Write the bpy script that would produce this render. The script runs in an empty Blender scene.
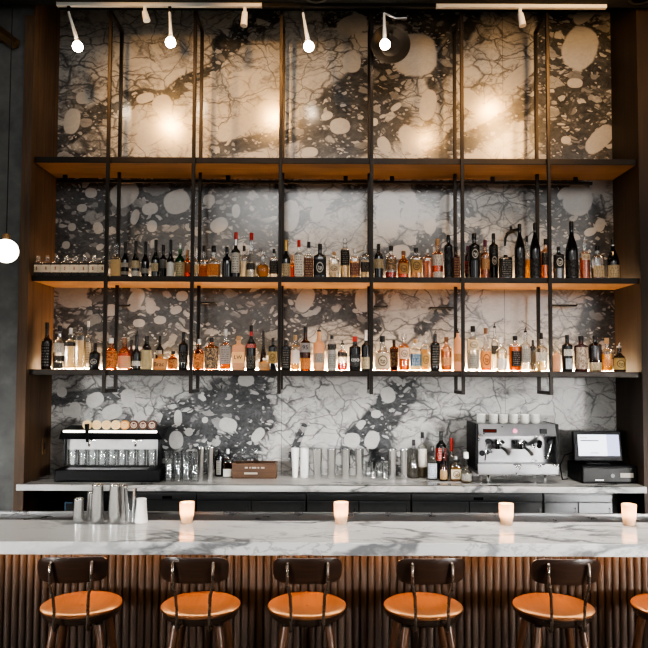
import bpy, bmesh, math, random
import numpy as np
from mathutils import Vector, Matrix
random.seed(7)
PI = math.pi
COL = bpy.context.scene.collection
SC = bpy.context.scene

# ------------------------------------------------------------------ camera model
F, EYE, TH, ROLL = 700.0, 1.87, math.atan(0.047), math.radians(0.25)
def P(x, y, Y):
    """world point seen at photo pixel (x, y) on the vertical plane at depth Y"""
    u, v = (x - 324) / F, -(y - 337) / F
    c, s = math.cos(ROLL), math.sin(ROLL)
    u, v = u * c - v * s, u * s + v * c
    d = Vector((u, math.cos(TH) - v * math.sin(TH), math.sin(TH) + v * math.cos(TH)))
    return Vector((0, 0, EYE)) + d * (Y / d.y)
def PX(x, Y, y=370): return P(x, y, Y).x
def PZ(y, Y, x=324): return P(x, y, Y).z

cam = bpy.data.cameras.new('camera'); co = bpy.data.objects.new('camera', cam); COL.objects.link(co)
cam.sensor_width = 36; cam.lens = 36 * F / 648; cam.shift_y = 13 / 648; cam.clip_end = 60
R0, Fw, U0 = Vector((1, 0, 0)), Vector((0, math.cos(TH), math.sin(TH))), Vector((0, -math.sin(TH), math.cos(TH)))
c, s = math.cos(ROLL), math.sin(ROLL)
Rc, Uc = R0 * c + U0 * s, -R0 * s + U0 * c
M = Matrix((Rc, Uc, -Fw)).transposed().to_4x4(); M.translation = (0, 0, EYE)
co.matrix_world = M
SC.camera = co

# ------------------------------------------------------------------ node helpers
class NT:
    def __init__(self, name):
        self.m = bpy.data.materials.new(name); self.m.use_nodes = True
        self.t = self.m.node_tree; self.t.nodes.clear()
        self.out = self.t.nodes.new('ShaderNodeOutputMaterial')
    def n(self, typ, ins=None, **props):
        nd = self.t.nodes.new('ShaderNode' + typ)
        for k, v in props.items(): setattr(nd, k, v)
        for k, v in (ins or {}).items():
            sock = nd.inputs[k]
            if isinstance(v, bpy.types.NodeSocket): self.t.links.new(v, sock)
            else:
                if sock.type == 'RGBA' and len(v) == 3: v = (*v, 1)
                sock.default_value = v
        return nd
    def math(self, op, a, b=0.0, c=0.0, clamp=False):
        return self.n('Math', {0: a, 1: b, 2: c}, operation=op, use_clamp=clamp).outputs[0]
    def mix(self, f, a, b):
        nd = self.n('Mix', {0: f}, data_type='RGBA')
        for i, v in ((6, a), (7, b)):
            if isinstance(v, bpy.types.NodeSocket): self.t.links.new(v, nd.inputs[i])
            else: nd.inputs[i].default_value = (*v, 1) if len(v) == 3 else v
        return nd.outputs[2]
    def smooth(self, v, lo, hi, a=0.0, b=1.0):
        return self.n('MapRange', {0: v, 1: lo, 2: hi, 3: a, 4: b}, interpolation_type='SMOOTHSTEP').outputs[0]
    def ramp(self, f, stops):
        nd = self.n('ValToRGB', {0: f}); cr = nd.color_ramp
        while len(cr.elements) < len(stops): cr.elements.new(0.5)
        for e, (p, c) in zip(cr.elements, stops): e.position = p; e.color = (*c, 1)
        return nd.outputs[0]
    def noise(self, vec, scale, detail=3, rough=.5, dist=0.0):
        return self.n('TexNoise', {'Vector': vec, 'Scale': scale, 'Detail': detail, 'Roughness': rough, 'Distortion': dist})
    def end(self, sh):
        self.t.links.new(sh, self.out.inputs[0]); return self.m
    def principled(self, **k):
        ins = {'Base Color': k.get('color', (.5, .5, .5)), 'Roughness': k.get('rough', .5), 'Metallic': k.get('metal', 0.0)}
        for a, b in (('spec', 'Specular IOR Level'), ('coat', 'Coat Weight'), ('coat_rough', 'Coat Roughness'), ('emit', 'Emission Color'), ('estr', 'Emission Strength'), ('normal', 'Normal'), ('sub', 'Subsurface Weight')):
            if a in k: ins[b] = k[a]
        return self.n('BsdfPrincipled', ins).outputs[0]

def solid(name, color, rough=.5, metal=0.0, var=.12, scale=25, **k):
    t = NT(name); tc = t.n('TexCoord').outputs['Object']
    nz = t.noise(tc, scale, 3).outputs[0]
    a = tuple(max(0, v * (1 - var)) for v in color); b = tuple(v * (1 + var) for v in color)
    r = t.smooth(nz, .2, .8, max(.02, rough * .85), min(1, rough * 1.15))
    return t.end(t.principled(color=t.mix(nz, a, b), rough=r, metal=metal, **k))
def emission(name, color, strength):
    t = NT(name); tc = t.n('TexCoord').outputs['Object']
    nz = t.noise(tc, 4, 1).outputs[0]
    cl = t.mix(nz, color, tuple(v * .93 for v in color))
    return t.end(t.n('Emission', {'Color': cl, 'Strength': strength}).outputs[0])
def glass(name, tint, edge=.45, refl=1.0, rough=.04):
    t = NT(name)
    lw = t.n('LayerWeight', {'Blend': .5})
    nz = t.noise(t.n('TexCoord').outputs['Object'], 18, 2).outputs[0]
    f = t.math('POWER', lw.outputs['Facing'], 2.2)
    col = t.mix(f, tint, tuple(v * edge for v in tint))
    tr = t.n('BsdfTransparent', {'Color': col}).outputs[0]
    gl = t.n('BsdfGlossy', {'Color': (refl, refl, refl), 'Roughness': t.smooth(nz, .2, .8, rough, rough * 2)}).outputs[0]
    fr = t.math('MULTIPLY', lw.outputs['Fresnel'], .55)
    return t.end(t.n('MixShader', {0: fr, 1: tr, 2: gl}).outputs[0])
def liquid(name, color, dens=.55):
    t = NT(name)
    nz = t.noise(t.n('TexCoord').outputs['Object'], 14, 2).outputs[0]
    cl = t.mix(nz, color, tuple(v * .75 for v in color))
    tr = t.n('BsdfTransparent', {'Color': cl}).outputs[0]
    tl = t.n('BsdfTranslucent', {'Color': cl}).outputs[0]
    gl = t.n('BsdfGlossy', {'Color': (1, 1, 1), 'Roughness': .08}).outputs[0]
    a = t.n('MixShader', {0: dens, 1: tr, 2: tl}).outputs[0]
    return t.end(t.n('MixShader', {0: .05, 1: a, 2: gl}).outputs[0])
def frosted(name, color, trans=.6):
    t = NT(name)
    nz = t.noise(t.n('TexCoord').outputs['Object'], 20, 3).outputs[0]
    cl = t.mix(nz, color, tuple(v * .85 for v in color))
    p = t.principled(color=cl, rough=.35)
    tl = t.n('BsdfTranslucent', {'Color': cl}).outputs[0]
    return t.end(t.n('MixShader', {0: trans, 1: p, 2: tl}).outputs[0])
def label_mat(name, base, ink, style='lines', glow=0.0):
    t = NT(name); g = t.n('TexCoord').outputs['Generated']
    sx = t.n('SeparateXYZ', {0: g}).outputs; x, z = sx[0], sx[2]
    xc = t.math('ABSOLUTE', t.math('SUBTRACT', x, .5)); zc = t.math('SUBTRACT', z, .5)
    rows = t.math('MULTIPLY', z, 8.0); fr = t.math('FRACT', rows); fl = t.math('FLOOR', rows)
    nz = t.noise(t.n('CombineXYZ', {0: t.math('MULTIPLY', x, 11.0), 1: fl}).outputs[0], 1.0, 2).outputs[0]
    ln = t.math('MULTIPLY', t.math('GREATER_THAN', nz, .5), t.math('LESS_THAN', t.math('ABSOLUTE', t.math('SUBTRACT', fr, .5)), .26))
    ln = t.math('MULTIPLY', ln, t.math('LESS_THAN', xc, .38))
    if style != 'lines':
        r = t.math('SQRT', t.math('ADD', t.math('POWER', xc, 2.0), t.math('POWER', t.math('ABSOLUTE', zc), 2.0)))
        ring = t.math('LESS_THAN', t.math('ABSOLUTE', t.math('SUBTRACT', r, .3)), .04)
        core = t.math('MULTIPLY', t.math('LESS_THAN', r, .2), t.math('GREATER_THAN', t.noise(g, 7, 2).outputs[0], .5))
        ln = t.math('MAXIMUM', ring, core)
    if style == 'pattern':
        ln = t.smooth(t.noise(g, 9, 3, dist=1.0).outputs[0], .48, .55)
    if style == 'plain':
        ln = t.math('MULTIPLY', ln, .12)
    col = t.mix(t.math('MULTIPLY', ln, .75), base, ink)
    p = t.principled(color=col, rough=.5)
    tl = t.n('BsdfTranslucent', {'Color': col}).outputs[0]
    return t.end(t.n('MixShader', {0: .25 + glow, 1: p, 2: tl}).outputs[0])
def wood(name, c1, c2, axis='z', scale=1.0, rough=.5, planks=0.0, coat=0.0):
    t = NT(name); tc = t.n('TexCoord').outputs['Object']
    st = {'x': (1.2, 14, 14), 'y': (14, 1.2, 14), 'z': (14, 14, 1.2)}[axis]
    mp = t.n('Mapping', {0: tc, 3: tuple(v * scale for v in st)}).outputs[0]
    n1 = t.noise(mp, 1.0, 6, .6, 1.2).outputs[0]
    n2 = t.noise(mp, 6.0, 3, .6).outputs[0]
    big = t.noise(tc, 1.7, 2).outputs[0]
    f = t.smooth(t.math('ADD', t.math('MULTIPLY', n1, .75), t.math('MULTIPLY', n2, .25)), .3, .7)
    col = t.mix(f, c1, c2)
    col = t.mix(t.smooth(big, .35, .7), col, t.mix(.55, col, tuple(v * .45 for v in c1)))
    if planks:
        sx = t.n('SeparateXYZ', {0: tc}).outputs
        k = sx[1] if axis == 'z' else sx[1]
        fr = t.math('FRACT', t.math('MULTIPLY', k, 1 / planks))
        gap = t.math('LESS_THAN', fr, .025)
        idn = t.n('TexWhiteNoise', {'W': t.math('FLOOR', t.math('MULTIPLY', k, 1 / planks))}, noise_dimensions='1D').outputs[0]
        col = t.mix(t.math('MULTIPLY', idn, .6), col, t.mix(.6, col, (.03, .02, .012)))
        col = t.mix(gap, col, (.01, .007, .005))
    bmp = t.n('Bump', {'Strength': .15, 'Distance': .004, 'Height': n1}).outputs[0]
    return t.end(t.principled(color=col, rough=rough, normal=bmp, coat=coat, coat_rough=.15))

MT = {}
def mats():
    m = MT
    m['metal_dark'] = solid('dark bronze metal', (.030, .024, .020), .42, .6)
    m['metal_black'] = solid('black metal', (.012, .012, .012), .4, .3)
    m['rod'] = solid('bronze rod', (.26, .21, .17), .28, .9)
    m['steel'] = solid('brushed steel', (.34, .34, .345), .3, 1.0, var=.04, scale=8)
    m['steel_dark'] = solid('dark fridge steel', (.14, .145, .145), .38, .7)
    m['fridge'] = solid('fridge door steel', (.20, .205, .21), .36, .7)
    m['satin'] = solid('satin grey steel', (.42, .42, .42), .4, .4)
    m['chrome'] = solid('chrome', (.85, .85, .85), .1, 1.0, var=.05)
    m['black'] = solid('black plastic', (.006, .006, .007), .45, spec=.2)
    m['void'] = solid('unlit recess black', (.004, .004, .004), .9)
    m['white'] = solid('white enamel', (.75, .74, .72), .35, var=.04)
    m['ceramic'] = solid('white ceramic', (.92, .90, .86), .25, var=.05)
    m['ceiling'] = solid('charcoal ceiling paint', (.02, .021, .022), .8)
    t = NT('grey concrete'); tc = t.n('TexCoord').outputs['Object']
    n1 = t.noise(tc, 1.6, 6, .65).outputs[0]; n2 = t.noise(tc, 9, 4).outputs[0]
    f = t.math('ADD', t.math('MULTIPLY', n1, .7), t.math('MULTIPLY', n2, .3))
    bm = t.n('Bump', {'Strength': .2, 'Distance': .01, 'Height': n2}).outputs[0]
    m['concrete'] = t.end(t.principled(color=t.ramp(f, [(.3, (.07, .072, .070)), (.55, (.15, .152, .148)), (.75, (.25, .25, .244))]), rough=.75, normal=bm))
    m['floor'] = solid('dark floor', (.04, .035, .03), .5, scale=3)
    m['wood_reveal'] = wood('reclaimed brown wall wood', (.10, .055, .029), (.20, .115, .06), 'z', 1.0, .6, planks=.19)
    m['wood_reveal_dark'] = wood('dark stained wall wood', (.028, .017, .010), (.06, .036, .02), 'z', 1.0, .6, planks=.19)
    m['wood_shelf'] = wood('honey oak shelf', (.25, .135, .06), (.38, .22, .11), 'x', .8, .5)
    m['wood_seat'] = wood('warm saddle wood', (.14, .053, .019), (.225, .093, .036), 'y', .8, .35, coat=.3)
    m['wood_walnut'] = wood('dark walnut', (.028, .014, .009), (.065, .032, .018), 'x', 1.2, .3, coat=.4)
    m['wood_leg'] = wood('brown turned wood', (.06, .028, .014), (.13, .06, .028), 'z', 1.2, .3, coat=.3)
    m['wood_panel'] = wood('fluted brown wood', (.030, .021, .016), (.060, .042, .032), 'z', 1.0, .42)
    m['wood_crate'] = wood('brown crate wood', (.07, .035, .018), (.13, .065, .03), 'x', 2.0, .5)
    m['seat_rim'] = solid('dark lacquered rim', (.035, .022, .016), .22, coat=.6)
    m['leather'] = solid('espresso brown', (.05, .03, .02), .5)
    # glass family
    m['g_clear'] = glass('clear glass', (.96, .965, .96), .42)
    m['g_tumbler'] = glass('tumbler glass', (.98, .985, .985), .62, rough=.06)
    m['g_smoke'] = glass('smoky glass', (.28, .27, .26), .3)
    m['g_amber'] = glass('amber glass', (.95, .55, .2), .4)
    m['g_green'] = glass('green glass', (.10, .35, .12), .3)
    m['g_pink'] = glass('pink glass', (.92, .72, .58), .45)
    m['g_brown'] = glass('brown glass', (.35, .16, .06), .35)
    m['dark'] = solid('black bottle glass', (.008, .008, .008), .12, coat=.5)
    m['darkred'] = solid('dark red bottle glass', (.05, .012, .012), .14, coat=.5)
    m['frost_peach'] = frosted('frosted peach', (.80, .55, .36))
    m['frost_white'] = frosted('frosted white', (.9, .88, .82))
    m['frost_amber'] = frosted('painted amber', (.80, .42, .14), .5)
    m['grey_bottle'] = frosted('grey striped bottle', (.45, .43, .41), .3)
    for k, cl in dict(amber=(.85, .36, .08), gold=(.95, .62, .22), red=(.75, .13, .04), pale=(.96, .85, .62), pink=(.85, .56, .38), orange=(.9, .38, .09), brown=(.35, .12, .035), water=(.95, .93, .88)).items():
        m['l_' + k] = liquid('liquid ' + k, cl, .35 if k == 'water' else .6)
    for k, (b, i, st, gl) in dict(
        white=((.78, .73, .64), (.05, .04, .04), 'lines', 0), cream=((.74, .60, .38), (.08, .05, .03), 'lines', .1),
        glow=((.95, .78, .45), (.5, .25, .08), 'plain', .35), black=((.015, .014, .013), (.30, .27, .22), 'lines', 0),
        blackring=((.015, .014, .013), (.75, .72, .66), 'ring', 0), creamring=((.72, .60, .42), (.06, .04, .03), 'ring', 0),
        orange=((.85, .34, .10), (.35, .08, .03), 'lines', .15), redbrown=((.16, .05, .03), (.6, .4, .2), 'lines', 0),
        red=((.45, .03, .02), (.8, .7, .6), 'lines', 0), blue=((.04, .13, .24), (.75, .78, .8), 'lines', 0),
        gold=((.5, .33, .12), (.08, .05, .02), 'ring', 0), grey=((.36, .35, .32), (.06, .06, .06), 'lines', 0),
        paleblue=((.55, .60, .64), (.05, .07, .12), 'lines', 0), kraft=((.62, .38, .18), (.10, .05, .02), 'lines', .1),
        ornate=((.09, .06, .045), (.62, .42, .22), 'pattern', 0), amberornate=((.85, .45, .14), (.22, .07, .02), 'pattern', .25),
        whiteplain=((.84, .80, .72), (.4, .35, .3), 'plain', 0), kraftplain=((.72, .42, .18), (.4, .2, .08), 'plain', .15), emblem=((.38, .13, .06), (.2, .06, .03), 'plain', 0), row=((.9, .87, .82), (.5, .4, .35), 'plain', .42), embossed=((.012, .012, .012), (.10, .095, .09), 'pattern', 0),
        arch=((.66, .56, .44), (.2, .1, .06), 'pattern', 0), orangering=((.78, .36, .12), (.2, .06, .02), 'ring', .1)).items():
        m['p_' + k] = label_mat('label ' + k, b, i, st, gl)
    for k, cl in dict(black=(.012, .012, .012), red=(.5, .03, .02), cork=(.42, .25, .12), gold=(.55, .36, .12), silver=(.6, .6, .6), white=(.75, .73, .7), purple=(.12, .02, .05), wood=(.2, .1, .05)).items():
        m['c_' + k] = solid('cap ' + k, cl, .35, 1.0 if k in ('silver', 'gold') else 0.0)
    m['c_clear'] = m['g_clear']
    m['led'] = emission('warm led', (1.0, .70, .42), 100.0)
    m['led_soft'] = emission('warm led soft', (1.0, .68, .40), 34.0)
    m['led_bar'] = emission('warm bar led', (1.0, .55, .25), 36.0)
    m['bulb'] = emission('lit bulb', (1.0, .84, .62), 30.0)
    m['globe'] = emission('lit globe', (1.0, .90, .76), 6.0)
    m['candle'] = emission('candle glow', (1.0, .60, .30), 4.5)
    m['strip_white'] = emission('lit white strip', (1.0, .93, .82), 3.0)
    m['badge_lit'] = label_mat('lit cream badge', (.95, .74, .42), (.85, .52, .22), 'ring', .1)
    m['badge_orange'] = label_mat('orange badge', (.75, .36, .10), (.9, .7, .4), 'ring', 0)
    m['badge_brown'] = label_mat('brown badge', (.12, .05, .03), (.75, .6, .48), 'ring', 0)
    m['votive'] = frosted('frosted votive glass', (.95, .80, .66), .7)
    m['screen'] = emission('lit screen white', (.88, .92, 1.0), 1.4)
    m['screen_side'] = emission('lit screen lavender', (.62, .66, .92), 1.1)
    m['ink'] = solid('grey ink', (.12, .12, .14), .6)
    m['ink_grey'] = solid('pale worn print', (.35, .32, .28), .6)
    m['ink_white'] = solid('white print', (.75, .73, .68), .5)
    m['ink_dark'] = solid('brown black print', (.03, .015, .01), .5)
    m['display'] = emission('machine display', (.35, .04, .02), .25)
    m['pink'] = solid('pink reflection', (.75, .22, .38), .4)
    m['blue_led'] = emission('pale blue edge', (.12, .22, .32), .5)
    m['brass'] = solid('aged brass', (.22, .13, .06), .45, .7)
mats()

def marble_top():
    t = NT('white marble with grey veins'); tc = t.n('TexCoord').outputs['Object']
    mp = t.n('Mapping', {0: tc, 2: (0, 0, .6), 3: (.8, 2.0, 2.0)}).outputs[0]
    dn = t.noise(mp, 1.5, 4).outputs[1]
    v = t.n('VectorMath', {0: mp, 1: t.n('VectorMath', {0: dn, 'Scale': .7}, operation='SCALE').outputs[0]}, operation='ADD').outputs[0]
    a = t.noise(v, 1.6, 6, .55).outputs[0]
    r1 = t.smooth(t.math('ABSOLUTE', t.math('SUBTRACT', a, .5)), .0, .05, 1, 0)
    b = t.noise(v, 4.0, 5, .6).outputs[0]
    r2 = t.smooth(t.math('ABSOLUTE', t.math('SUBTRACT', b, .52)), .0, .025, .5, 0)
    cl = t.smooth(t.noise(mp, 1.0, 3).outputs[0], .45, .7, 0, .45)
    g = t.math('ADD', t.math('MULTIPLY', t.math('MAXIMUM', r1, r2), t.smooth(t.noise(tc, 1.2, 2).outputs[0], .38, .6)), t.math('MULTIPLY', cl, .5), clamp=True)
    col = t.mix(g, (.66, .655, .64), (.20, .205, .21))
    return t.end(t.principled(color=col, rough=.13, coat=.3, coat_rough=.05))
MT['marble_top'] = marble_top()

def marble_wall():
    t = NT('grey breccia marble'); tc = t.n('TexCoord').outputs['Object']
    s = t.n('SeparateXYZ', {0: tc}).outputs
    p = t.n('CombineXYZ', {0: s[0], 1: s[2], 2: 0.0}).outputs[0]
    dn = t.noise(p, 3.5, 4, .55).outputs[1]
    dv = t.n('VectorMath', {0: dn, 1: (.5, .5, .5)}, operation='SUBTRACT').outputs[0]
    p2 = t.n('VectorMath', {0: p, 1: t.n('VectorMath', {0: dv, 'Scale': .22}, operation='SCALE').outputs[0]}, operation='ADD').outputs[0]
    mp = t.n('Mapping', {0: p2, 2: (0, 0, -.55), 3: (.75, 1.25, 1.0)}).outputs[0]
    dark = t.n('Attribute', attribute_name='dark').outputs['Fac']
    clast = t.n('Attribute', attribute_name='clast').outputs['Fac']
    big = t.noise(p, 1.3, 3).outputs[0]; fine = t.noise(mp, 30, 8, .78).outputs[0]; mid = t.noise(mp, 6, 5, .6).outputs[0]
    def cells(scale, lo, hi, presence, seedz):
        pz = t.n('VectorMath', {0: mp, 1: (seedz, seedz * .7, 0)}, operation='ADD').outputs[0]
        e = t.n('TexVoronoi', {'Vector': pz, 'Scale': scale}, feature='DISTANCE_TO_EDGE', voronoi_dimensions='2D').outputs['Distance']
        f = t.n('TexVoronoi', {'Vector': pz, 'Scale': scale}, feature='F1', voronoi_dimensions='2D')
        rnd = t.n('SeparateColor', {0: f.outputs['Color']}).outputs
        th = t.math('MULTIPLY_ADD', rnd[1], hi - lo, lo)
        m = t.smooth(t.math('SUBTRACT', e, th), .0, .035)
        rim = t.smooth(t.math('SUBTRACT', t.math('MULTIPLY_ADD', rnd[1], .24, .20), f.outputs['Distance']), -.02, .05)
        return t.math('MULTIPLY', t.math('MULTIPLY', m, rim), t.math('GREATER_THAN', rnd[0], 1 - presence)), rnd[2], e
    ca, ta, ea = cells(6, .03, .12, .30, 0.0)
    cb, tb, eb = cells(12, .03, .12, .45, 5.3)
    cc, tcc, ec = cells(26, .04, .12, .4, 9.1)
    # dark ground with pebbles
    matrix = t.ramp(t.math('ADD', t.math('MULTIPLY', fine, .6), t.math('MULTIPLY', mid, .4)), [(.30, (.018, .019, .020)), (.50, (.072, .074, .077)), (.70, (.22, .22, .22))])
    dl = matrix
    for cm, tone in ((cc, tcc), (cb, tb), (ca, ta)):
        pc = t.mix(tone, (.20, .20, .20), (.52, .51, .49))
        dl = t.mix(t.math('MULTIPLY', cm, .92), dl, pc)
    # light ground with thin veins
    lv = t.n('TexVoronoi', {'Vector': mp, 'Scale': 4.2}, feature='DISTANCE_TO_EDGE', voronoi_dimensions='2D').outputs['Distance']
    lv2 = t.n('TexVoronoi', {'Vector': p2, 'Scale': 2.0}, feature='DISTANCE_TO_EDGE', voronoi_dimensions='2D').outputs['Distance']
    wv = t.math('MULTIPLY', t.smooth(mid, .35, .7), .07)
    v1 = t.math('MULTIPLY', t.math('SUBTRACT', 1.0, t.n('MapRange', {0: lv, 1: 0.0, 2: t.math('ADD', wv, .008)}, interpolation_type='SMOOTHSTEP').outputs[0]), t.smooth(big, .42, .58, .1, .85))
    v2 = t.smooth(lv2, .0, .02, .7, 0)
    ridge = t.smooth(t.math('ABSOLUTE', t.math('SUBTRACT', t.noise(mp, 2.6, 6, .6, .6).outputs[0], .5)), 0, .035, .6, 0)
    vein = t.math('MAXIMUM', t.math('MAXIMUM', v1, v2), t.math('MULTIPLY', ridge, t.smooth(fine, .35, .6)))
    base = t.mix(t.smooth(mid, .3, .75), (.50, .49, .47), (.39, .385, .375))
    ll = t.mix(vein, base, (.10, .102, .105))
    dd = t.math('ADD', dark, t.math('MULTIPLY', t.math('SUBTRACT', t.noise(mp, 5.5, 6, .65).outputs[0], .5), .6))
    col = t.mix(t.smooth(dd, .36, .60), ll, dl)
    # grey halo where the two meet
    halo = t.math('MULTIPLY', t.smooth(dd, .02, .32), .9)
    web = t.math('MAXIMUM', t.smooth(ea, .0, .10, .95, 0), t.math('MULTIPLY', t.smooth(eb, .0, .08, .8, 0), t.smooth(mid, .4, .6)))
    col = t.mix(t.math('MULTIPLY', halo, t.math('MAXIMUM', web, t.math('MULTIPLY', t.smooth(fine, .45, .7), .5))), col, (.08, .082, .085))
    cm = t.smooth(t.math('ADD', clast, t.math('MULTIPLY', t.math('SUBTRACT', mid, .5), .25)), .42, .55)
    col = t.mix(cm, col, t.mix(t.smooth(fine, .3, .8), (.47, .46, .44), (.38, .37, .36)))
    # slab joints
    j = None
    for xj in (PX(282, 6.35), PX(505, 6.35)):
        d = t.math('LESS_THAN', t.math('ABSOLUTE', t.math('SUBTRACT', s[0], xj)), .0025)
        j = d if j is None else t.math('MAXIMUM', j, d)
    col = t.mix(t.math('MULTIPLY', j, .6), col, (.06, .06, .06))
    return t.end(t.principled(color=col, rough=t.smooth(fine, .3, .7, .16, .22), spec=.5, coat=.4, coat_rough=.22))
MT['marble_wall'] = marble_wall()

# ------------------------------------------------------------------ mesh helpers
class MB:
    def __init__(self): self.v = []; self.f = []; self.sm = []
    def add(self, vs, fs, smooth=False):
        o = len(self.v); self.v += [tuple(v) for v in vs]
        for f in fs: self.f.append(tuple(i + o for i in f)); self.sm.append(smooth)
        return self
    def box(self, x0, x1, y0, y1, z0, z1, bev=0.0, seg=2):
        bm = bmesh.new(); bmesh.ops.create_cube(bm, size=1)
        for v in bm.verts:
            v.co = ((x0 + x1) / 2 + v.co.x * (x1 - x0), (y0 + y1) / 2 + v.co.y * (y1 - y0), (z0 + z1) / 2 + v.co.z * (z1 - z0))
        if bev: bmesh.ops.bevel(bm, geom=bm.edges[:], offset=bev, segments=seg, affect='EDGES', profile=.5)
        bm.verts.index_update()
        self.add([v.co for v in bm.verts], [[v.index for v in f.verts] for f in bm.faces]); bm.free()
        return self
    def loft(self, prof, n=2.0, depth=1.0, seg=20, a0=None, a1=None, c=(0, 0, 0), cap=True, tilt=None):
        """prof = [(r, z)]; superellipse sections; optional angular range for patches"""
        full = a0 is None
        cnt = seg if full else seg + 1
        vs = []
        for r, z in prof:
            for i in range(cnt):
                a = 2 * PI * i / seg if full else a0 + (a1 - a0) * i / seg
                ca, sa = math.cos(a), math.sin(a)
                k = (abs(ca) ** n + abs(sa) ** n) ** (-1 / n)
                vs.append((c[0] + r * k * ca, c[1] + r * k * sa * depth, c[2] + z))
        fs = []
        for j in range(len(prof) - 1):
            for i in range(seg):
                i2 = (i + 1) % cnt
                fs.append((j * cnt + i, j * cnt + i2, (j + 1) * cnt + i2, (j + 1) * cnt + i))
        if full and cap:
            fs.append(tuple(range(cnt - 1, -1, -1))); L = (len(prof) - 1) * cnt; fs.append(tuple(L + i for i in range(cnt)))
        return self.add(vs, fs, True)
    def tube(self, pts, r, seg=8, closed=False):
        pts = [Vector(p) for p in pts]; rs = r if isinstance(r, (list, tuple)) else [r] * len(pts)
        vs = []; fs = []; up = Vector((0, 0, 1)); prev = None
        for i, p in enumerate(pts):
            a = pts[max(0, i - 1)]; b = pts[min(len(pts) - 1, i + 1)]
            if closed: a = pts[i - 1]; b = pts[(i + 1) % len(pts)]
            d = (b - a).normalized()
            if prev is None:
                ref = up if abs(d.z) < .9 else Vector((0, 1, 0))
                x = d.cross(ref).normalized()
            else: x = (prev - d * prev.dot(d)).normalized()
            prev = x; y = d.cross(x)
            for k in range(seg):
                t = 2 * PI * k / seg; vs.append(p + (x * math.cos(t) + y * math.sin(t)) * rs[i])
        m = len(pts)
        for i in range(m if closed else m - 1):
            for k in range(seg):
                k2 = (k + 1) % seg; i2 = (i + 1) % m
                fs.append((i * seg + k, i * seg + k2, i2 * seg + k2, i2 * seg + k))
        if not closed:
            fs.append(tuple(range(seg - 1, -1, -1))); fs.append(tuple((m - 1) * seg + k for k in range(seg)))
        return self.add(vs, fs, True)
    def disc_y(self, x, y, z, r, th, seg=24):
        """disc facing -Y"""
        vs = []; 
        for yy in (y, y + th):
            for k in range(seg):
                t = 2 * PI * k / seg; vs.append((x + r * math.cos(t), yy, z + r * math.sin(t)))
        fs = [tuple(range(seg)), tuple(seg + k for k in range(seg - 1, -1, -1))]
        for k in range(seg): k2 = (k + 1) % seg; fs.append((k, seg + k, seg + k2, k2))
        return self.add(vs, fs)
    def build(self, name, mat, parent=None, loc=None, auto=True):
        me = bpy.data.meshes.new(name); me.from_pydata(self.v, [], self.f); me.update()
        bm = bmesh.new(); bm.from_mesh(me); bmesh.ops.recalc_face_normals(bm, faces=bm.faces[:]); bm.to_mesh(me); bm.free()
        me.polygons.foreach_set('use_smooth', self.sm)
        if any(self.sm): 
            try: me.set_sharp_from_angle(angle=math.radians(48))
            except Exception: pass
        me.materials.append(MT[mat] if isinstance(mat, str) else mat)
        o = bpy.data.objects.new(name, me); COL.objects.link(o)
        if parent: o.parent = parent
        if loc is not None: o.location = loc
        return o
def tag(o, label=None, cat=None, group=None, kind=None):
    for k, v in (('label', label), ('category', cat), ('group', group), ('kind', kind)):
        if v: o[k] = v
    return o
def empty(name, loc, label, cat, group=None, rz=0.0):
    o = bpy.data.objects.new(name, None); COL.objects.link(o); o.location = loc; o.rotation_euler.z = rz
    o.empty_display_size = .05
    return tag(o, label, cat, group)
def copy_tree(o, parent=None):
    c = o.copy(); COL.objects.link(c); c.parent = parent
    for ch in list(o.children): copy_tree(ch, c)
    return c
def struct(o): o['kind'] = 'structure'; return o
def box_obj(name, mat, x0, x1, y0, y1, z0, z1, bev=0.0, parent=None):
    return MB().box(x0, x1, y0, y1, z0, z1, bev).build(name, mat, parent)
def writing(name, txt, size, mat, parent, loc, rot=(PI / 2, 0, 0), ex=.0006):
    cu = bpy.data.curves.new(name, 'FONT'); cu.body = txt; cu.size = size; cu.align_x = 'CENTER'; cu.align_y = 'CENTER'; cu.extrude = ex
    o = bpy.data.objects.new(name, cu); COL.objects.link(o)
    dg = bpy.context.evaluated_depsgraph_get(); me = bpy.data.meshes.new_from_object(o.evaluated_get(dg))
    bpy.data.objects.remove(o); me.materials.clear(); me.materials.append(MT[mat])
    o = bpy.data.objects.new(name, me); COL.objects.link(o); o.parent = parent; o.location = loc; o.rotation_euler = rot
    return o
ORD = ['first', 'second', 'third', 'fourth', 'fifth', 'sixth', 'seventh', 'eighth', 'ninth', 'tenth', 'eleventh', 'twelfth']

# ------------------------------------------------------------------ room shell
YW, YF = 6.35, 5.825           # marble wall, front plane of the niche
XL, XR = PX(50, YW, 470), PX(617, YW, 470)
ZT = 5.2
struct(box_obj('floor', 'floor', -6, 6, -2.5, 7.0, -.1, 0))
struct(box_obj('ceiling', 'ceiling', -6, 6, 2.0, 7.0, ZT, ZT + .1))
struct(box_obj('trim_1', 'ceiling', -6, 6, 4.75, 5.74, PZ(6.5, 5.74), ZT - .001))          # soffit carrying the light tracks
struct(box_obj('wall_left', 'concrete', -6, XL - .02, YF, YW + .2, 0.001, ZT - .001))
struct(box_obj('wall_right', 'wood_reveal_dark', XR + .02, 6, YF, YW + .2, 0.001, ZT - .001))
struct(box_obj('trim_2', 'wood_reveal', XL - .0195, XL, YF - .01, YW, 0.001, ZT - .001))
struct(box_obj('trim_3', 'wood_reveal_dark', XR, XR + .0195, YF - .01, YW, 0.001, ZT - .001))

struct(box_obj('trim_4', 'wood_reveal', PX(20.5, YF, 270), XL - .0005, YF - .028, YF - .0105, 0.001, ZT - .34))
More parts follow.
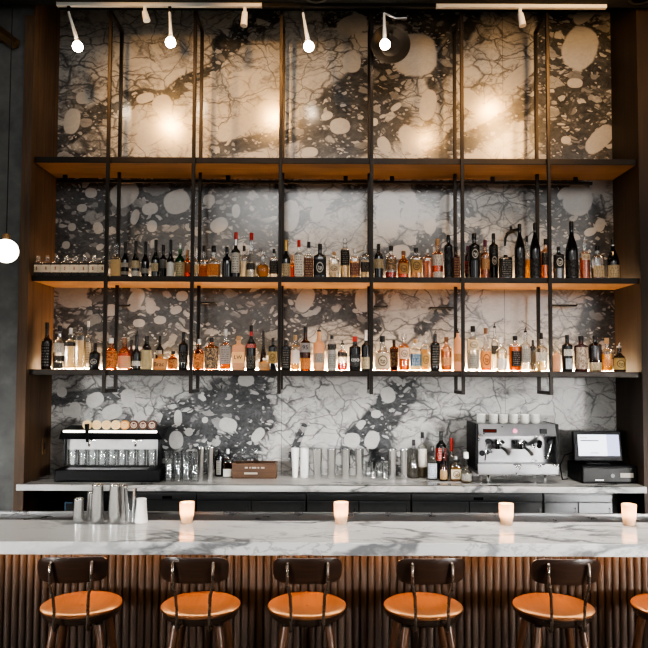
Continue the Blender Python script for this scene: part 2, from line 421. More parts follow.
# marble wall with hand-placed zones
def marble_mesh():
    nx, nz = 300, 300
    xs = np.linspace(XL, XR, nx); zs = np.linspace(0.0, ZT, nz)
    X, Z = np.meshgrid(xs, zs)
    D = np.full(X.shape, .13); C = np.zeros(X.shape)
    def cap(x1, y1, x2, y2, r, st):
        a, b = P(x1, y1, YW), P(x2, y2, YW); rr = r / 110
        dx, dz = b.x - a.x, b.z - a.z; L = dx * dx + dz * dz + 1e-9
        tt = np.clip(((X - a.x) * dx + (Z - a.z) * dz) / L, 0, 1)
        d = np.hypot(X - a.x - tt * dx, Z - a.z - tt * dz)
        v = st * np.clip(1.5 - d / rr, 0, 1)
        if st > 0: np.maximum(D, v, out=D)
        else: np.minimum(D, .13 + (D - .13) * (1 - np.clip((1.4 - d / rr) * 2, 0, 1) * -st), out=D)
    for k in [
        (60, 140, 120, 100, 12, .75), (120, 100, 175, 92, 9, .8), (170, 92, 215, 62, 9, .9), (205, 60, 270, 12, 14, .85), (60, 60, 105, 90, 16, .42), (62, 95, 100, 150, 22, .5),
        (216, 150, 330, 128, 9, .75), (325, 130, 375, 85, 30, .95), (375, 85, 405, 55, 26, .95), (400, 60, 445, 15, 22, .8), (345, 140, 390, 120, 24, .9), (330, 20, 470, 12, 9, .8),
        (440, 70, 470, 15, 14, .7), (432, 158, 490, 130, 11, .75), (490, 130, 545, 90, 11, .85), (540, 95, 570, 40, 14, .9), (505, 70, 540, 40, 8, .5),
        (560, 30, 600, 60, 34, .95), (565, 90, 600, 140, 34, .95), (545, 130, 560, 155, 16, .9), (420, 60, 440, 100, 8, .5),
        (58, 190, 270, 235, 44, .95), (60, 250, 280, 250, 26, .9), (285, 190, 300, 250, 14, .8), (300, 255, 365, 178, 10, .85), (372, 265, 455, 235, 16, .75), (455, 195, 475, 255, 16, .75), (470, 190, 540, 240, 22, .42), (480, 20, 520, 60, 16, .4), (300, 340, 365, 345, 16, .36), (60, 40, 110, 120, 26, .36), (120, 80, 200, 110, 24, .36), (230, 60, 330, 60, 26, .33), (220, 100, 330, 110, 24, .36), (440, 150, 505, 55, 5, .55), (452, 112, 520, 40, 5, .5), (470, 150, 545, 60, 5, .55), (415, 150, 450, 75, 6, .5), (480, 40, 500, 12, 6, .5), (430, 110, 500, 90, 22, .36), (485, 60, 540, 20, 14, .36), (465, 330, 545, 330, 26, .33), (380, 210, 455, 260, 24, .36), (560, 340, 606, 350, 22, .5), (390, 345, 460, 340, 22, .38), (425, 190, 460, 200, 14, .7),
        (548, 185, 606, 270, 34, .85),
        (60, 335, 275, 330, 32, .9), (110, 300, 275, 305, 24, .9), (290, 320, 372, 300, 12, .9), (300, 310, 320, 285, 12, .85), (330, 298, 370, 325, 14, .75), (420, 330, 460, 295, 9, .6), (555, 300, 608, 325, 26, .75),
        (55, 400, 120, 392, 8, .75), (70, 395, 150, 440, 22, .48), (160, 470, 180, 420, 24, .9), (180, 440, 260, 395, 34, .95), (190, 460, 240, 450, 22, .9), (255, 380, 278, 378, 16, .9), (245, 440, 262, 420, 14, .85),
        (292, 455, 312, 405, 4, .8), (312, 405, 325, 382, 5, .7), (345, 450, 385, 400, 9, .6), (360, 440, 400, 395, 17, .95), (395, 400, 405, 380, 12, .8), (385, 440, 392, 470, 10, .7), (372, 470, 380, 440, 8, .6),
        (415, 390, 440, 430, 9, .45), (455, 420, 500, 395, 8, .42)]: cap(*k)
    for k in [(215, 110, 300, 60, 26, -.9), (120, 40, 190, 50, 22, -.8), (310, 250, 350, 225, 20, -.9), (500, 255, 540, 250, 12, -.5), (480, 350, 545, 300, 34, -.9), (290, 395, 345, 400, 22, -.6), (565, 400, 612, 450, 32, -1.0), (500, 395, 560, 440, 24, -.8), (520, 30, 500, 90, 18, -.6), (110, 40, 160, 75, 14, -.7)]: cap(*k)  # plain patch at lower right paints in a reflection, veins left out
    def ell(cx, cy, rx, ry, ang):
        a = P(cx, cy, YW); t = math.radians(ang)
        u = (X - a.x) * math.cos(t) + (Z - a.z) * math.sin(t); w = -(X - a.x) * math.sin(t) + (Z - a.z) * math.cos(t)
        q = (np.abs(u / (rx / 110)) ** 2.4 + np.abs(w / (ry / 110)) ** 2.4) ** (1 / 2.4)
        np.maximum(C, np.clip(1.5 - q, 0, 1), out=C)
    for k in [(72, 121, 8, 13, -10), (133, 117, 7, 7, 0), (162, 104, 10, 9, 20), (145, 98, 9, 5, 15), (82, 98, 6, 6, 0), (150, 135, 16, 9, 30),
        (235, 128, 20, 9, 30), (265, 112, 16, 10, 35), (340, 126, 10, 8, 0), (327, 116, 6, 4, 20), (352, 62, 9, 11, 0), (352, 25, 16, 10, 20), (415, 55, 22, 22, 0), (428, 105, 8, 16, -10), (384, 145, 6, 9, 25), (410, 140, 9, 16, 30), (396, 107, 6, 3, 35), (310, 152, 8, 5, 0), (374, 122, 4, 4, 0),
        (580, 48, 17, 22, -20), (600, 139, 18, 9, 45), (575, 83, 8, 5, 0), (585, 14, 14, 7, 40), (566, 140, 5, 4, 0), (520, 75, 22, 7, 40), (470, 100, 9, 14, 50), (487, 112, 14, 8, 40),
        (124, 194, 15, 12, 40), (177, 202, 13, 12, 20), (219, 225, 9, 7, 30), (236, 211, 4, 7, 0), (290, 216, 9, 16, -5), (209, 200, 6, 6, 0), (152, 226, 5, 6, 0), (91, 193, 6, 5, 0), (135, 217, 4, 8, -15), (82, 208, 5, 4, 0), (98, 228, 5, 6, 20), (66, 245, 4, 4, 0), (150, 209, 8, 6, 10), (72, 227, 4, 4, 0), (100, 247, 4, 3, 30), (318, 212, 7, 10, -20),
        (388, 214, 12, 24, 0), (410, 213, 8, 15, -10), (430, 225, 6, 9, 0), (447, 203, 7, 9, -20), (400, 252, 10, 7, 10), (578, 200, 14, 16, -20), (563, 193, 7, 4, 45), (598, 185, 8, 10, 0), (590, 232, 6, 4, 20), (600, 225, 5, 7, -20),
        (73, 297, 14, 11, 0), (111, 310, 6, 6, 0), (136, 300, 7, 12, -25), (151, 307, 5, 7, 0), (139, 323, 6, 4, 0), (160, 320, 6, 4, 0), (176, 310, 6, 4, 20), (87, 303, 5, 4, 0), (182, 296, 6, 5, 10), (305, 300, 8, 13, -25), (365, 300, 10, 12, 0), (520, 300, 30, 20, 0), (492, 310, 10, 12, 20),
        (228, 425, 9, 7, -15), (178, 418, 4, 8, 0), (176, 440, 7, 9, 0), (189, 432, 4, 4, 0), (205, 420, 3, 3, 0), (258, 435, 5, 8, -40), (197, 455, 3, 3, 0), (246, 380, 8, 6, 0),
        (388, 395, 7, 8, 20), (376, 414, 5, 4, 0), (352, 440, 8, 7, 0), (372, 440, 7, 9, -20), (362, 423, 4, 3, 10), (365, 392, 7, 5, 20), (95, 400, 9, 7, 30), (75, 410, 6, 8, 0), (112, 412, 10, 7, 20), (128, 398, 7, 9, 10), (140, 420, 6, 8, 0), (62, 392, 5, 5, 0)]: ell(*k)
    vs = [(float(x), YW, float(z)) for z in zs for x in xs]
    fs = [(j * nx + i, j * nx + i + 1, (j + 1) * nx + i + 1, (j + 1) * nx + i) for j in range(nz - 1) for i in range(nx - 1)]
    me = bpy.data.meshes.new('wall_back'); me.from_pydata(vs, [], fs); me.update()
    for nm, arr in (('dark', D), ('clast', C)):
        at = me.attributes.new(nm, 'FLOAT', 'POINT'); at.data.foreach_set('value', arr.astype(np.float32).ravel())
    me.materials.append(MT['marble_wall'])
    o = bpy.data.objects.new('wall_back', me); COL.objects.link(o); struct(o)
marble_mesh()
# switch plate on the timber reveal, slanted brass bracket lamp on the concrete
so = empty('switch_plate', (XL, YW - .16, PZ(446, YW - .16, 39)), 'dark metal switch plate on the left timber reveal near the beverage dispenser', 'switch plate')
MB().box(0, .008, -.035, .035, -.07, .07, .003).build('plate', 'brass', so); MB().box(.008, .014, -.012, .012, -.03, .03, .002).build('rocker', 'metal_black', so)

# ------------------------------------------------------------------ shelves and hanging frames
SH = {}
for nm, ye, yb, lab in (('a', 157.8, 163.6, 'long oak shelf with dark metal edge, the empty topmost one'),
                        ('b', 276.8, 282.3, 'long oak shelf with dark metal edge, the middle one under the tall black bottles'),
                        ('c', 370.6, 376.2, 'long oak shelf with dark metal edge, the lowest one with glowing bottles')):
    z1, z0 = PZ(ye, 5.85), PZ(yb, 5.85)
    root = empty('wall_shelf', ((XL + XR) / 2, 6.1, z0), lab, 'shelf', 'long shelves across the marble wall')
    hw = (XR - XL) / 2 - .002
    MB().box(-hw, hw, -.240, .248, .004, z1 - z0 - .002).build('board', 'wood_shelf', root)
    MB().box(-hw, hw, -.249, -.240, 0, z1 - z0, .002).build('front_edge', 'metal_dark', root)
    SH[nm] = (z0, z1)
zl0, zl1 = SH['c'][1], SH['b'][1]
FX = [PX(x, 5.84, 250) for x in (106.5, 192.5, 280, 371.5, 462.5, 549.5)]
ztop, zbot = PZ(12, 5.84), PZ(394, 5.84)
for i, x in enumerate(FX):
    r = empty('shelf_hanger', (x, 5.838, zbot), f'tall dark bronze rectangular shelf hanger frame, {ORD[i]} from the left', 'frame', 'hanging shelf frames')
    h = ztop - zbot; w = .014
    MB().box(-w, w, -.013, .0135, 0, h, .002).build('post', 'metal_dark', r)
    # the rear post is notched between the shelf boards: it stands behind them in three lengths
    MB().box(-w, w, 0.312, .34, 0, h, .002).build('post', 'metal_dark', r)
    MB().box(-w, w, 0.0137, .3118, h - .03, h, .002).build('top_rail', 'metal_dark', r)
    MB().box(-w, w, 0.0137, .3118, 0, .03, .002).build('bottom_rail', 'metal_dark', r)
# rail below the top shelf and short rails below the middle shelf
zr = PZ(182.3, 6.25)
r = empty('shelf_rail', (0, 6.25, zr), 'long thin bronze rail hanging under the topmost shelf', 'rail')
MB().tube([(PX(57, 6.25, 181), 0, 0), (PX(592, 6.25, 181), 0, 0)], .0145, 10).build('rod', 'metal_dark', r)
for x in (61, 226, 345, 392, 494, 578):
    MB().box(PX(x, 6.25) - .018, PX(x, 6.25) + .018, -.012, .012, .008, SH['a'][0] - zr + .004, .003).build('bracket', 'metal_black', r)
for x0, x1, y, lab in ((117, 128, 306, 'second bay from the left'), (196, 213, 303, 'third bay from the left'), (374, 387, 306, 'fifth bay from the left'), (430, 456, 307, 'fifth bay beside the fifth frame'), (553, 578, 304, 'rightmost bay')):
    z = PZ(y, 6.22)
    r = empty('hook_rail', (PX((x0 + x1) / 2, 6.22, y), 6.26, z), f'short black hook rail under the middle shelf, {lab}', 'rail', 'short rails under the middle shelf')
    hw = (x1 - x0) / 2 / 112
    MB().tube([(-hw, 0, 0), (hw, 0, 0), (hw + .006, 0, .012)], .009, 8).build('rod', 'metal_black', r)
    MB().box(-hw + .004, -hw + .02, .004, YW - 6.26 - .001, -.008, .008).build('hanger', 'metal_black', r)

t = MB().tube([P(520, 229, YW - .002), P(519, 229, 6.30), P(512, 231, 6.28), P(507.5, 233.5, 6.27), P(505.5, 238, 6.27), P(505, 246, 6.27)], [.011, .012, .015, .013, .011, .009], 10)  # dark curved shape built as an arm fixed to the wall
t.tube([P(511, 226.5, 6.28), P(511, 231, 6.28)], .013, 10)
tag(t.build('gooseneck_arm', 'metal_black'), 'curved black tap arm on the marble above the low smoky decanter', 'gooseneck')
# LED strips along the back of the two bottle shelves
for nm, lab, mt in (('b', 'thin warm light strip at the back of the middle bottle shelf', 'led_soft'), ('c', 'thin warm light strip at the back of the lowest bottle shelf', 'led')):
    z = SH[nm][1]
    r = empty('light_strip', ((XL + XR) / 2, 6.315, z - .002), lab, 'light strip')
    hw = (XR - XL) / 2 - .03
    MB().box(-hw, hw, -.012, .012, 0, .006).build('channel', 'metal_black', r)
    MB().box(-hw, hw, -.010, .010, .006, .016).build('diffuser', mt, r)

# ------------------------------------------------------------------ bottles
def prof_of(kind, R, H, Hs):
    rn = R * {'w': .34, 's': .36, 'q': .34, 'b': .32, 'f': .30, 'g': .30, 'v': .34, 'm': .30, 'd': .4, 'j': .34, 'c': .3}[kind]
    rn = max(rn, .0105); N = H - Hs
    p = [(R * .9, 0), (R * .985, .004), (R, .012)]
    if kind == 'g':
        p = [(R * .55, 0)] + [(R * math.sin(a), Hs / 2 - Hs / 2 * math.cos(a)) for a in (PI * k / 10 for k in range(2, 9))]
        p += [(rn * 1.05, Hs), (rn, Hs + N * .2)]
    elif kind == 'v':
        p += [(R * .92, Hs * .5), (R * .78, Hs), (R * .66, Hs + N * .12), (rn * 1.1, Hs + N * .3), (rn, Hs + N * .42)]
    elif kind == 'c':
        p += [(R, Hs * .3), (R * .85, Hs * .7), (R * .66, Hs), (rn * 1.2, Hs + N * .18), (rn, Hs + N * .4)]
    elif kind == 'm':
        p += [(R, Hs * .98), (R * .95, Hs + N * .08), (R * .78, Hs + N * .24), (R * .55, Hs + N * .40), (rn * 1.15, Hs + N * .56), (rn, Hs + N * .7)]
    elif kind == 'w':
        p += [(R, Hs * .97), (R * .94, Hs + N * .06), (R * .78, Hs + N * .15), (R * .54, Hs + N * .24), (rn * 1.08, Hs + N * .34), (rn, Hs + N * .42)]
    elif kind == 'j':
        p += [(R * 1.0, Hs * .6), (R * .97, Hs * .85), (R * .8, Hs), (R * .5, Hs + N * .12), (rn, Hs + N * .25)]
    else:
        p += [(R, Hs * .96), (R * .96, Hs + N * .03), (R * .8, Hs + N * .09), (R * .52, Hs + N * .15), (rn * 1.05, Hs + N * .24), (rn, Hs + N * .34)]
    return p, rn
NSEC = {'w': 2, 's': 2, 'q': 5, 'b': 8, 'f': 2.6, 'g': 2, 'v': 2.2, 'm': 2, 'd': 2, 'j': 2.3, 'c': 2}
DEP = {'q': .85, 'b': .8, 'f': .55, 'g': .8, 'j': .75}
def r_at(prof, z):
    for (r0, z0), (r1, z1) in zip(prof, prof[1:]):
        if z0 <= z <= z1: return r0 + (r1 - r0) * ((z - z0) / max(1e-6, z1 - z0))
    return prof[-1][0]
SEQ = [0]
def bottle(zs, Y, x, w, top, sh, kind, mat, liq, cap, labels, text, group, base=None, name='spirit_bottle', foil=None, level=.85, cat='bottle', base_px=None):
    """zs = z of the surface it stands on, or None to take it from base_px"""
    sc = Y / F
    X = PX(x, Y, top)
    R = w * sc / 2; H = PZ(top, Y, x) - zs; Hs = PZ(sh, Y, x) - zs
    n, dp = NSEC[kind], DEP.get(kind, 1.0)
    pr, rn = prof_of(kind, R, H, Hs)
    pour = cap.endswith('*'); ck = cap.rstrip('*')
    ch = min(.05, (H - Hs) * .42) if ck in ('black', 'cork', 'wood', 'white', 'silver', 'clear') else min(.06, (H - Hs) * .45)
    if pour: ch = min(.03, (H - Hs) * .3)
    pt = max(pr[-1][1] + .004, H - ch)
    full = pr + [(rn, pt)]
    o = MB().loft(full, n, dp, 20).build(name, mat)
    o.location = (X, Y, zs)
    tag(o, text, cat, group)
    if liq:
        top_l = Hs * level
        lp = [(r * .94, z + .005) for r, z in pr if z < top_l * .98] + [(r_at(pr, top_l) * .93, top_l)]
        MB().loft(lp, n, dp, 16).build('liquid', 'l_' + liq, o)
    cm = MB()
    if pour:
        cm.loft([(rn * .9, pt - .004), (rn * 1.1, pt), (rn * 1.1, pt + ch * .35), (rn * .5, pt + ch * .5)], 2, 1, 12)
        cm.tube([(0, 0, pt + ch * .4), (0, 0, H * 1.0), (.006, -.003, H + .012)], [.0045, .0035, .003], 6)
        cm.build('pourer', 'c_' + ck, o)
    elif ck == 'clear':
        cm.loft([(rn * .8, pt - .006), (rn * 1.3, pt), (rn * 1.5, pt + ch * .4), (rn * 1.2, H), (rn * .4, H + .002)], 2, 1, 12).build('stopper', 'g_tumbler', o)
    else:
        cm.loft([(rn * 1.06, pt - .002), (rn * 1.12, pt), (rn * 1.12, H - .003), (rn * .98, H)], 2, 1, 14).build('cap', 'c_' + ck, o)
    if foil:
        fz = pr[-1][1]
        MB().loft([(rn * 1.04, fz), (rn * 1.04, pt + .001)], 2, 1, 12, cap=False).build('foil', 'c_' + foil, o)
    for lb in labels:
        z0, z1, ha, lm = lb[0] * Hs, lb[1] * Hs, lb[2] * PI / 2, lb[3]
        zz = [z0 + (z1 - z0) * k / 5 for k in range(6)]
        lm_pr = [(r_at(full, z) + .0012, z) for z in zz]
        me = MB().loft(lm_pr, n, dp, 12, -PI / 2 - ha, -PI / 2 + ha).build('label', 'p_' + lm, o)
        if len(lb) > 4:
            rr = r_at(full, (z0 + z1) / 2) * dp
            writing('lettering', lb[4], lb[5], lb[6], o, (0, -rr - .003, (z0 + z1) / 2))
    return o
U, L = 'middle bottle shelf', 'lowest bottle shelf'
GB, GC = 'bottles on the middle shelf', 'bottles on the lowest shelf'
FR, BK = 5.985, 6.125
Lz = lambda *a: list(a)
# x, w, top, shoulder, row, kind, glass, liquid, cap, labels, label text, extras
S2 = [
 (116.5, 9.5, 243, 259, 0, 'q', 'g_clear', 'pale', 'clear', [(.05, .95, .9, 'glow')], 'clear square bottle with big glowing cream label beside the small white labelled row'),
 (125.5, 7.5, 242, 260, 1, 'w', 'dark', None, 'black', [(.62, .85, .8, 'white'), (.25, .42, .8, 'white')], 'slim dark wine bottle with two narrow white labels, first of the dark group', {'foil': 'black', 'name': 'wine_bottle'}),
 (136, 8, 241, 261, 0, 'w', 'dark', None, 'black', [(.55, 1.0, .8, 'cream'), (.1, .4, .85, 'white')], 'dark wine bottle with tall cream label over a white band, second bay', {'foil': 'black', 'name': 'wine_bottle'}),
 (145.7, 8, 242, 262, 1, 'w', 'dark', None, 'black', [(.35, .62, .85, 'white')], 'dark wine bottle with one wide white band label, second bay', {'foil': 'black', 'name': 'wine_bottle'}),
 (156, 8.5, 240, 260, 0, 'w', 'dark', None, 'black', [(.35, .8, .55, 'cream')], 'dark wine bottle with small cream square label and long black neck', {'foil': 'black', 'name': 'wine_bottle'}),
 (163.5, 8, 245, 259, 1, 's', 'dark', None, 'black', [(.55, .95, .8, 'grey')], 'shorter dark bottle with grey label half hidden between wine bottles'),
 (171, 8, 240, 262, 0, 'w', 'dark', None, 'black', [(.1, .95, .95, 'whiteplain')], 'dark wine bottle with large plain white label, left of the green bottle', {'foil': 'black', 'name': 'wine_bottle'}),
 (180.4, 9.5, 243, 261, 0, 'w', 'g_green', None, 'silver', [(.1, .9, .95, 'cream')], 'green glass bottle with large cream label in second bay', {'foil': 'green' if False else None, 'name': 'wine_bottle'}),
 (187.5, 6.5, 250, 262, 1, 's', 'g_amber', 'amber', 'cork', [(.4, .9, .8, 'kraft')], 'small amber bottle just left of the second frame'),
 (196.5, 6, 248, 262, 0, 's', 'g_clear', 'pale', 'silver', [(.3, .8, .8, 'cream')], 'thin clear bottle with cream label squeezed right of the second frame'),
 (204, 8.5, 246, 262, 1, 'q', 'g_clear', 'gold', 'black', [(.1, .75, .95, 'orange')], 'narrow clear bottle with orange label and black cap'),
 (213.8, 12.5, 246, 262, 0, 'b', 'g_clear', 'pale', 'black', [(.15, .85, .95, 'orange')], 'wide square clear bottle with broad orange label'),
 (227, 9.5, 247, 258, 0, 'j', 'dark', None, 'black', [], 'squat dark unlabelled bottle left of the red capped black bottle'),
 (236, 9.2, 232.5, 252, 0, 's', 'dark', None, 'red', [(.2, .95, .7, 'white')], 'black bottle with tall white label, clear neck and red cap', {'foil': 'silver'}),
 (244.2, 7.5, 246, 258, 1, 's', 'g_clear', 'water', 'black', [], 'plain clear bottle behind, right of the red capped black bottle'),
 (251.5, 12, 233, 260, 0, 'c', 'g_clear', 'water', 'red', [(.45, .8, .5, 'black')], 'flared clear decanter with small dark label and red cap'),
 (263, 13, 250, 263, 0, 'g', 'g_clear', 'gold', 'clear', [], 'round clear globe decanter with pale gold liquid'),
 (274, 8.5, 249, 259, 1, 'q', 'g_clear', 'water', 'black', [(.3, .9, .9, 'black')], 'clear square bottle with dark label just left of the third frame'),
 (286.2, 9, 240, 259, 0, 'w', 'dark', None, 'gold', [(.1, .75, .95, 'cream')], 'dark wine bottle with gold foil and cream label right of the third frame', {'foil': 'gold', 'name': 'wine_bottle'}),
 (292.5, 6, 255, 266, 1, 's', 'g_amber', 'amber', 'cork', [], 'tiny amber bottle behind the gold foiled wine bottle'),
 (299, 9.2, 240, 255, 0, 'q', 'g_clear', 'water', 'red', [(.1, .95, .9, 'white')], 'clear bottle with red cap and white label with dark print'),
 (308.8, 9.2, 242, 257, 0, 'q', 'g_clear', 'brown', 'black', [(.05, .95, .95, 'redbrown')], 'clear bottle wrapped in red brown label with black cap'),
 (320, 13, 244, 256.5, 0, 'f', 'dark', None, 'black', [(.15, .85, .55, 'blackring')], 'wide black flask bottle with round silver emblem'),
 (334, 10.5, 252, 259, 0, 'q', 'g_clear', 'pale', 'cork', [(.3, .7, .6, 'creamring')], 'low clear square bottle with cork right of the black flask'),
 (345, 9, 238.5, 250, 0, 's', 'g_clear', 'pale', 'clear', [(.45, .98, .9, 'black')], 'clear bottle with black upper label and pale lower half'),
 (354.8, 10, 248.5, 258, 0, 'q', 'g_clear', 'gold', 'silver', [(.15, .75, .85, 'redbrown')], 'glowing clear bottle with square red brown label left of the round labelled one'),
 (365.2, 8.5, 245, 257, 0, 'q', 'g_clear', 'pale', 'silver', [(.3, .75, .8, 'black')], 'glowing clear bottle with dark label just left of the fourth frame'),
 (378.6, 9.2, 244, 256, 0, 'w', 'dark', None, 'black', [(.45, .85, .95, 'cream')], 'dark wine bottle with cream band label right of the fourth frame', {'foil': 'black', 'name': 'wine_bottle'}),
 (391, 11.2, 246, 257, 0, 's', 'g_clear', 'red', 'black', [(.4, .9, .8, 'ornate')], 'clear bottle with ornate brown label and red liquid at its base', {'level': .3}),
 (403.5, 11.3, 251, 260, 0, 'j', 'g_amber', 'amber', 'wood', [(.25, .8, .6, 'gold')], 'squat amber bottle with round gold emblem'),
 (416, 11.3, 248, 258, 0, 'q', 'g_clear', 'gold', 'black', [(.3, .9, .75, 'gold')], 'clear square bottle of gold spirit with dark gold label'),
 (427.4, 9, 249, 258, 0, 'q', 'g_pink', 'pink', 'silver', [], 'plain pale pink square bottle left of the orange pink one'),
 (437.4, 11.3, 239, 254, 0, 's', 'g_pink', 'orange', 'orange' if False else 'cork', [(.52, .95, .85, 'white'), (.05, .28, .7, 'white')], 'orange pink round shouldered bottle with two white labels'),
 (448.4, 8.6, 235, 246, 0, 's', 'dark', None, 'black', [(.05, .95, .95, 'embossed')], 'slim embossed black bottle right of the orange pink bottle'),
 (456.2, 6.6, 247, 257, 0, 'b', 'darkred', None, 'black', [(.05, .95, .98, 'redbrown')], 'narrow red brown box shaped bottle left of the fifth frame'),
 (467.5, 5.5, 246, 256, 1, 's', 'darkred', None, 'purple', [(.3, .8, .9, 'red')], 'thin dark red bottle half hidden right of the fifth frame'),
 (474, 11.6, 233.5, 246, 0, 's', 'dark', None, 'black', [(.55, .95, .6, 'blackring')], 'broad black round shouldered bottle with grey crest, right of fifth frame'),
 (485, 9.4, 240, 255, 0, 's', 'g_pink', 'pink', 'purple', [(.4, .8, .6, 'kraft')], 'copper pink bottle with purple capped neck between two black bottles'),
 (493.4, 9.2, 233.5, 246, 1, 's', 'dark', None, 'black', [(.4, .75, .6, 'blackring'), (.78, .98, .6, 'embossed')], 'black bottle with pale round emblem right of the copper pink one'),
 (505.5, 12, 255, 258, 0, 'b', 'g_smoke', 'brown', 'black', [(.1, .9, .8, 'black')], 'low wide smoky square decanter left of the tall black bottles'),
 (519.5, 10.6, 224, 249, 0, 'm', 'dark', None, 'black', [(.1, .7, .8, 'embossed')], 'tall black long necked bottle, leftmost of the three tall ones', {'foil': 'black', 'name': 'wine_bottle'}),
 (526.8, 5.5, 236, 256, 1, 's', 'g_clear', 'gold', 'black', [], 'narrow golden bottle glimpsed between the two left tall black bottles'),
 (534.8, 11, 223, 250, 0, 'm', 'dark', None, 'black', [(.1, .7, .8, 'embossed')], 'tall black long necked bottle, middle of the three tall ones', {'foil': 'black', 'name': 'wine_bottle'}),
 (545.5, 10, 239, 252, 1, 'q', 'g_pink', 'pink', 'black', [(.55, .95, .6, 'black')], 'pink bottle with dark emblem behind the sixth frame'),
 (558.5, 9.5, 247, 255, 0, 'b', 'g_smoke', 'water', 'black', [(.45, .95, .7, 'blackring')], 'grey smoky square bottle with round emblem right of sixth frame'),
 (571.2, 12.8, 221.5, 252, 0, 'm', 'dark', None, 'black', [(.1, .7, .8, 'embossed')], 'tall black long necked bottle, rightmost of the three tall ones', {'foil': 'black', 'name': 'wine_bottle'}),
 (584.5, 10.3, 238, 254, 0, 's', 'g_clear', 'amber', 'silver*', [(.75, .98, .6, 'creamring')], 'clear whisky bottle with pourer right of the rightmost tall black bottle'),
 (597.2, 11.5, 246, 257, 0, 'q', 'g_clear', 'brown', 'black', [(.1, .6, .6, 'cream')], 'faceted clear bottle with black cap left of the champagne bottle', {'level': .5}),
 (612.6, 12.5, 239, 262, 0, 'm', 'dark', None, 'black', [(.1, .8, .8, 'cream')], 'dark champagne bottle with silver collar and cream label at shelf end', {'foil': 'silver', 'name': 'champagne_bottle'}),
]
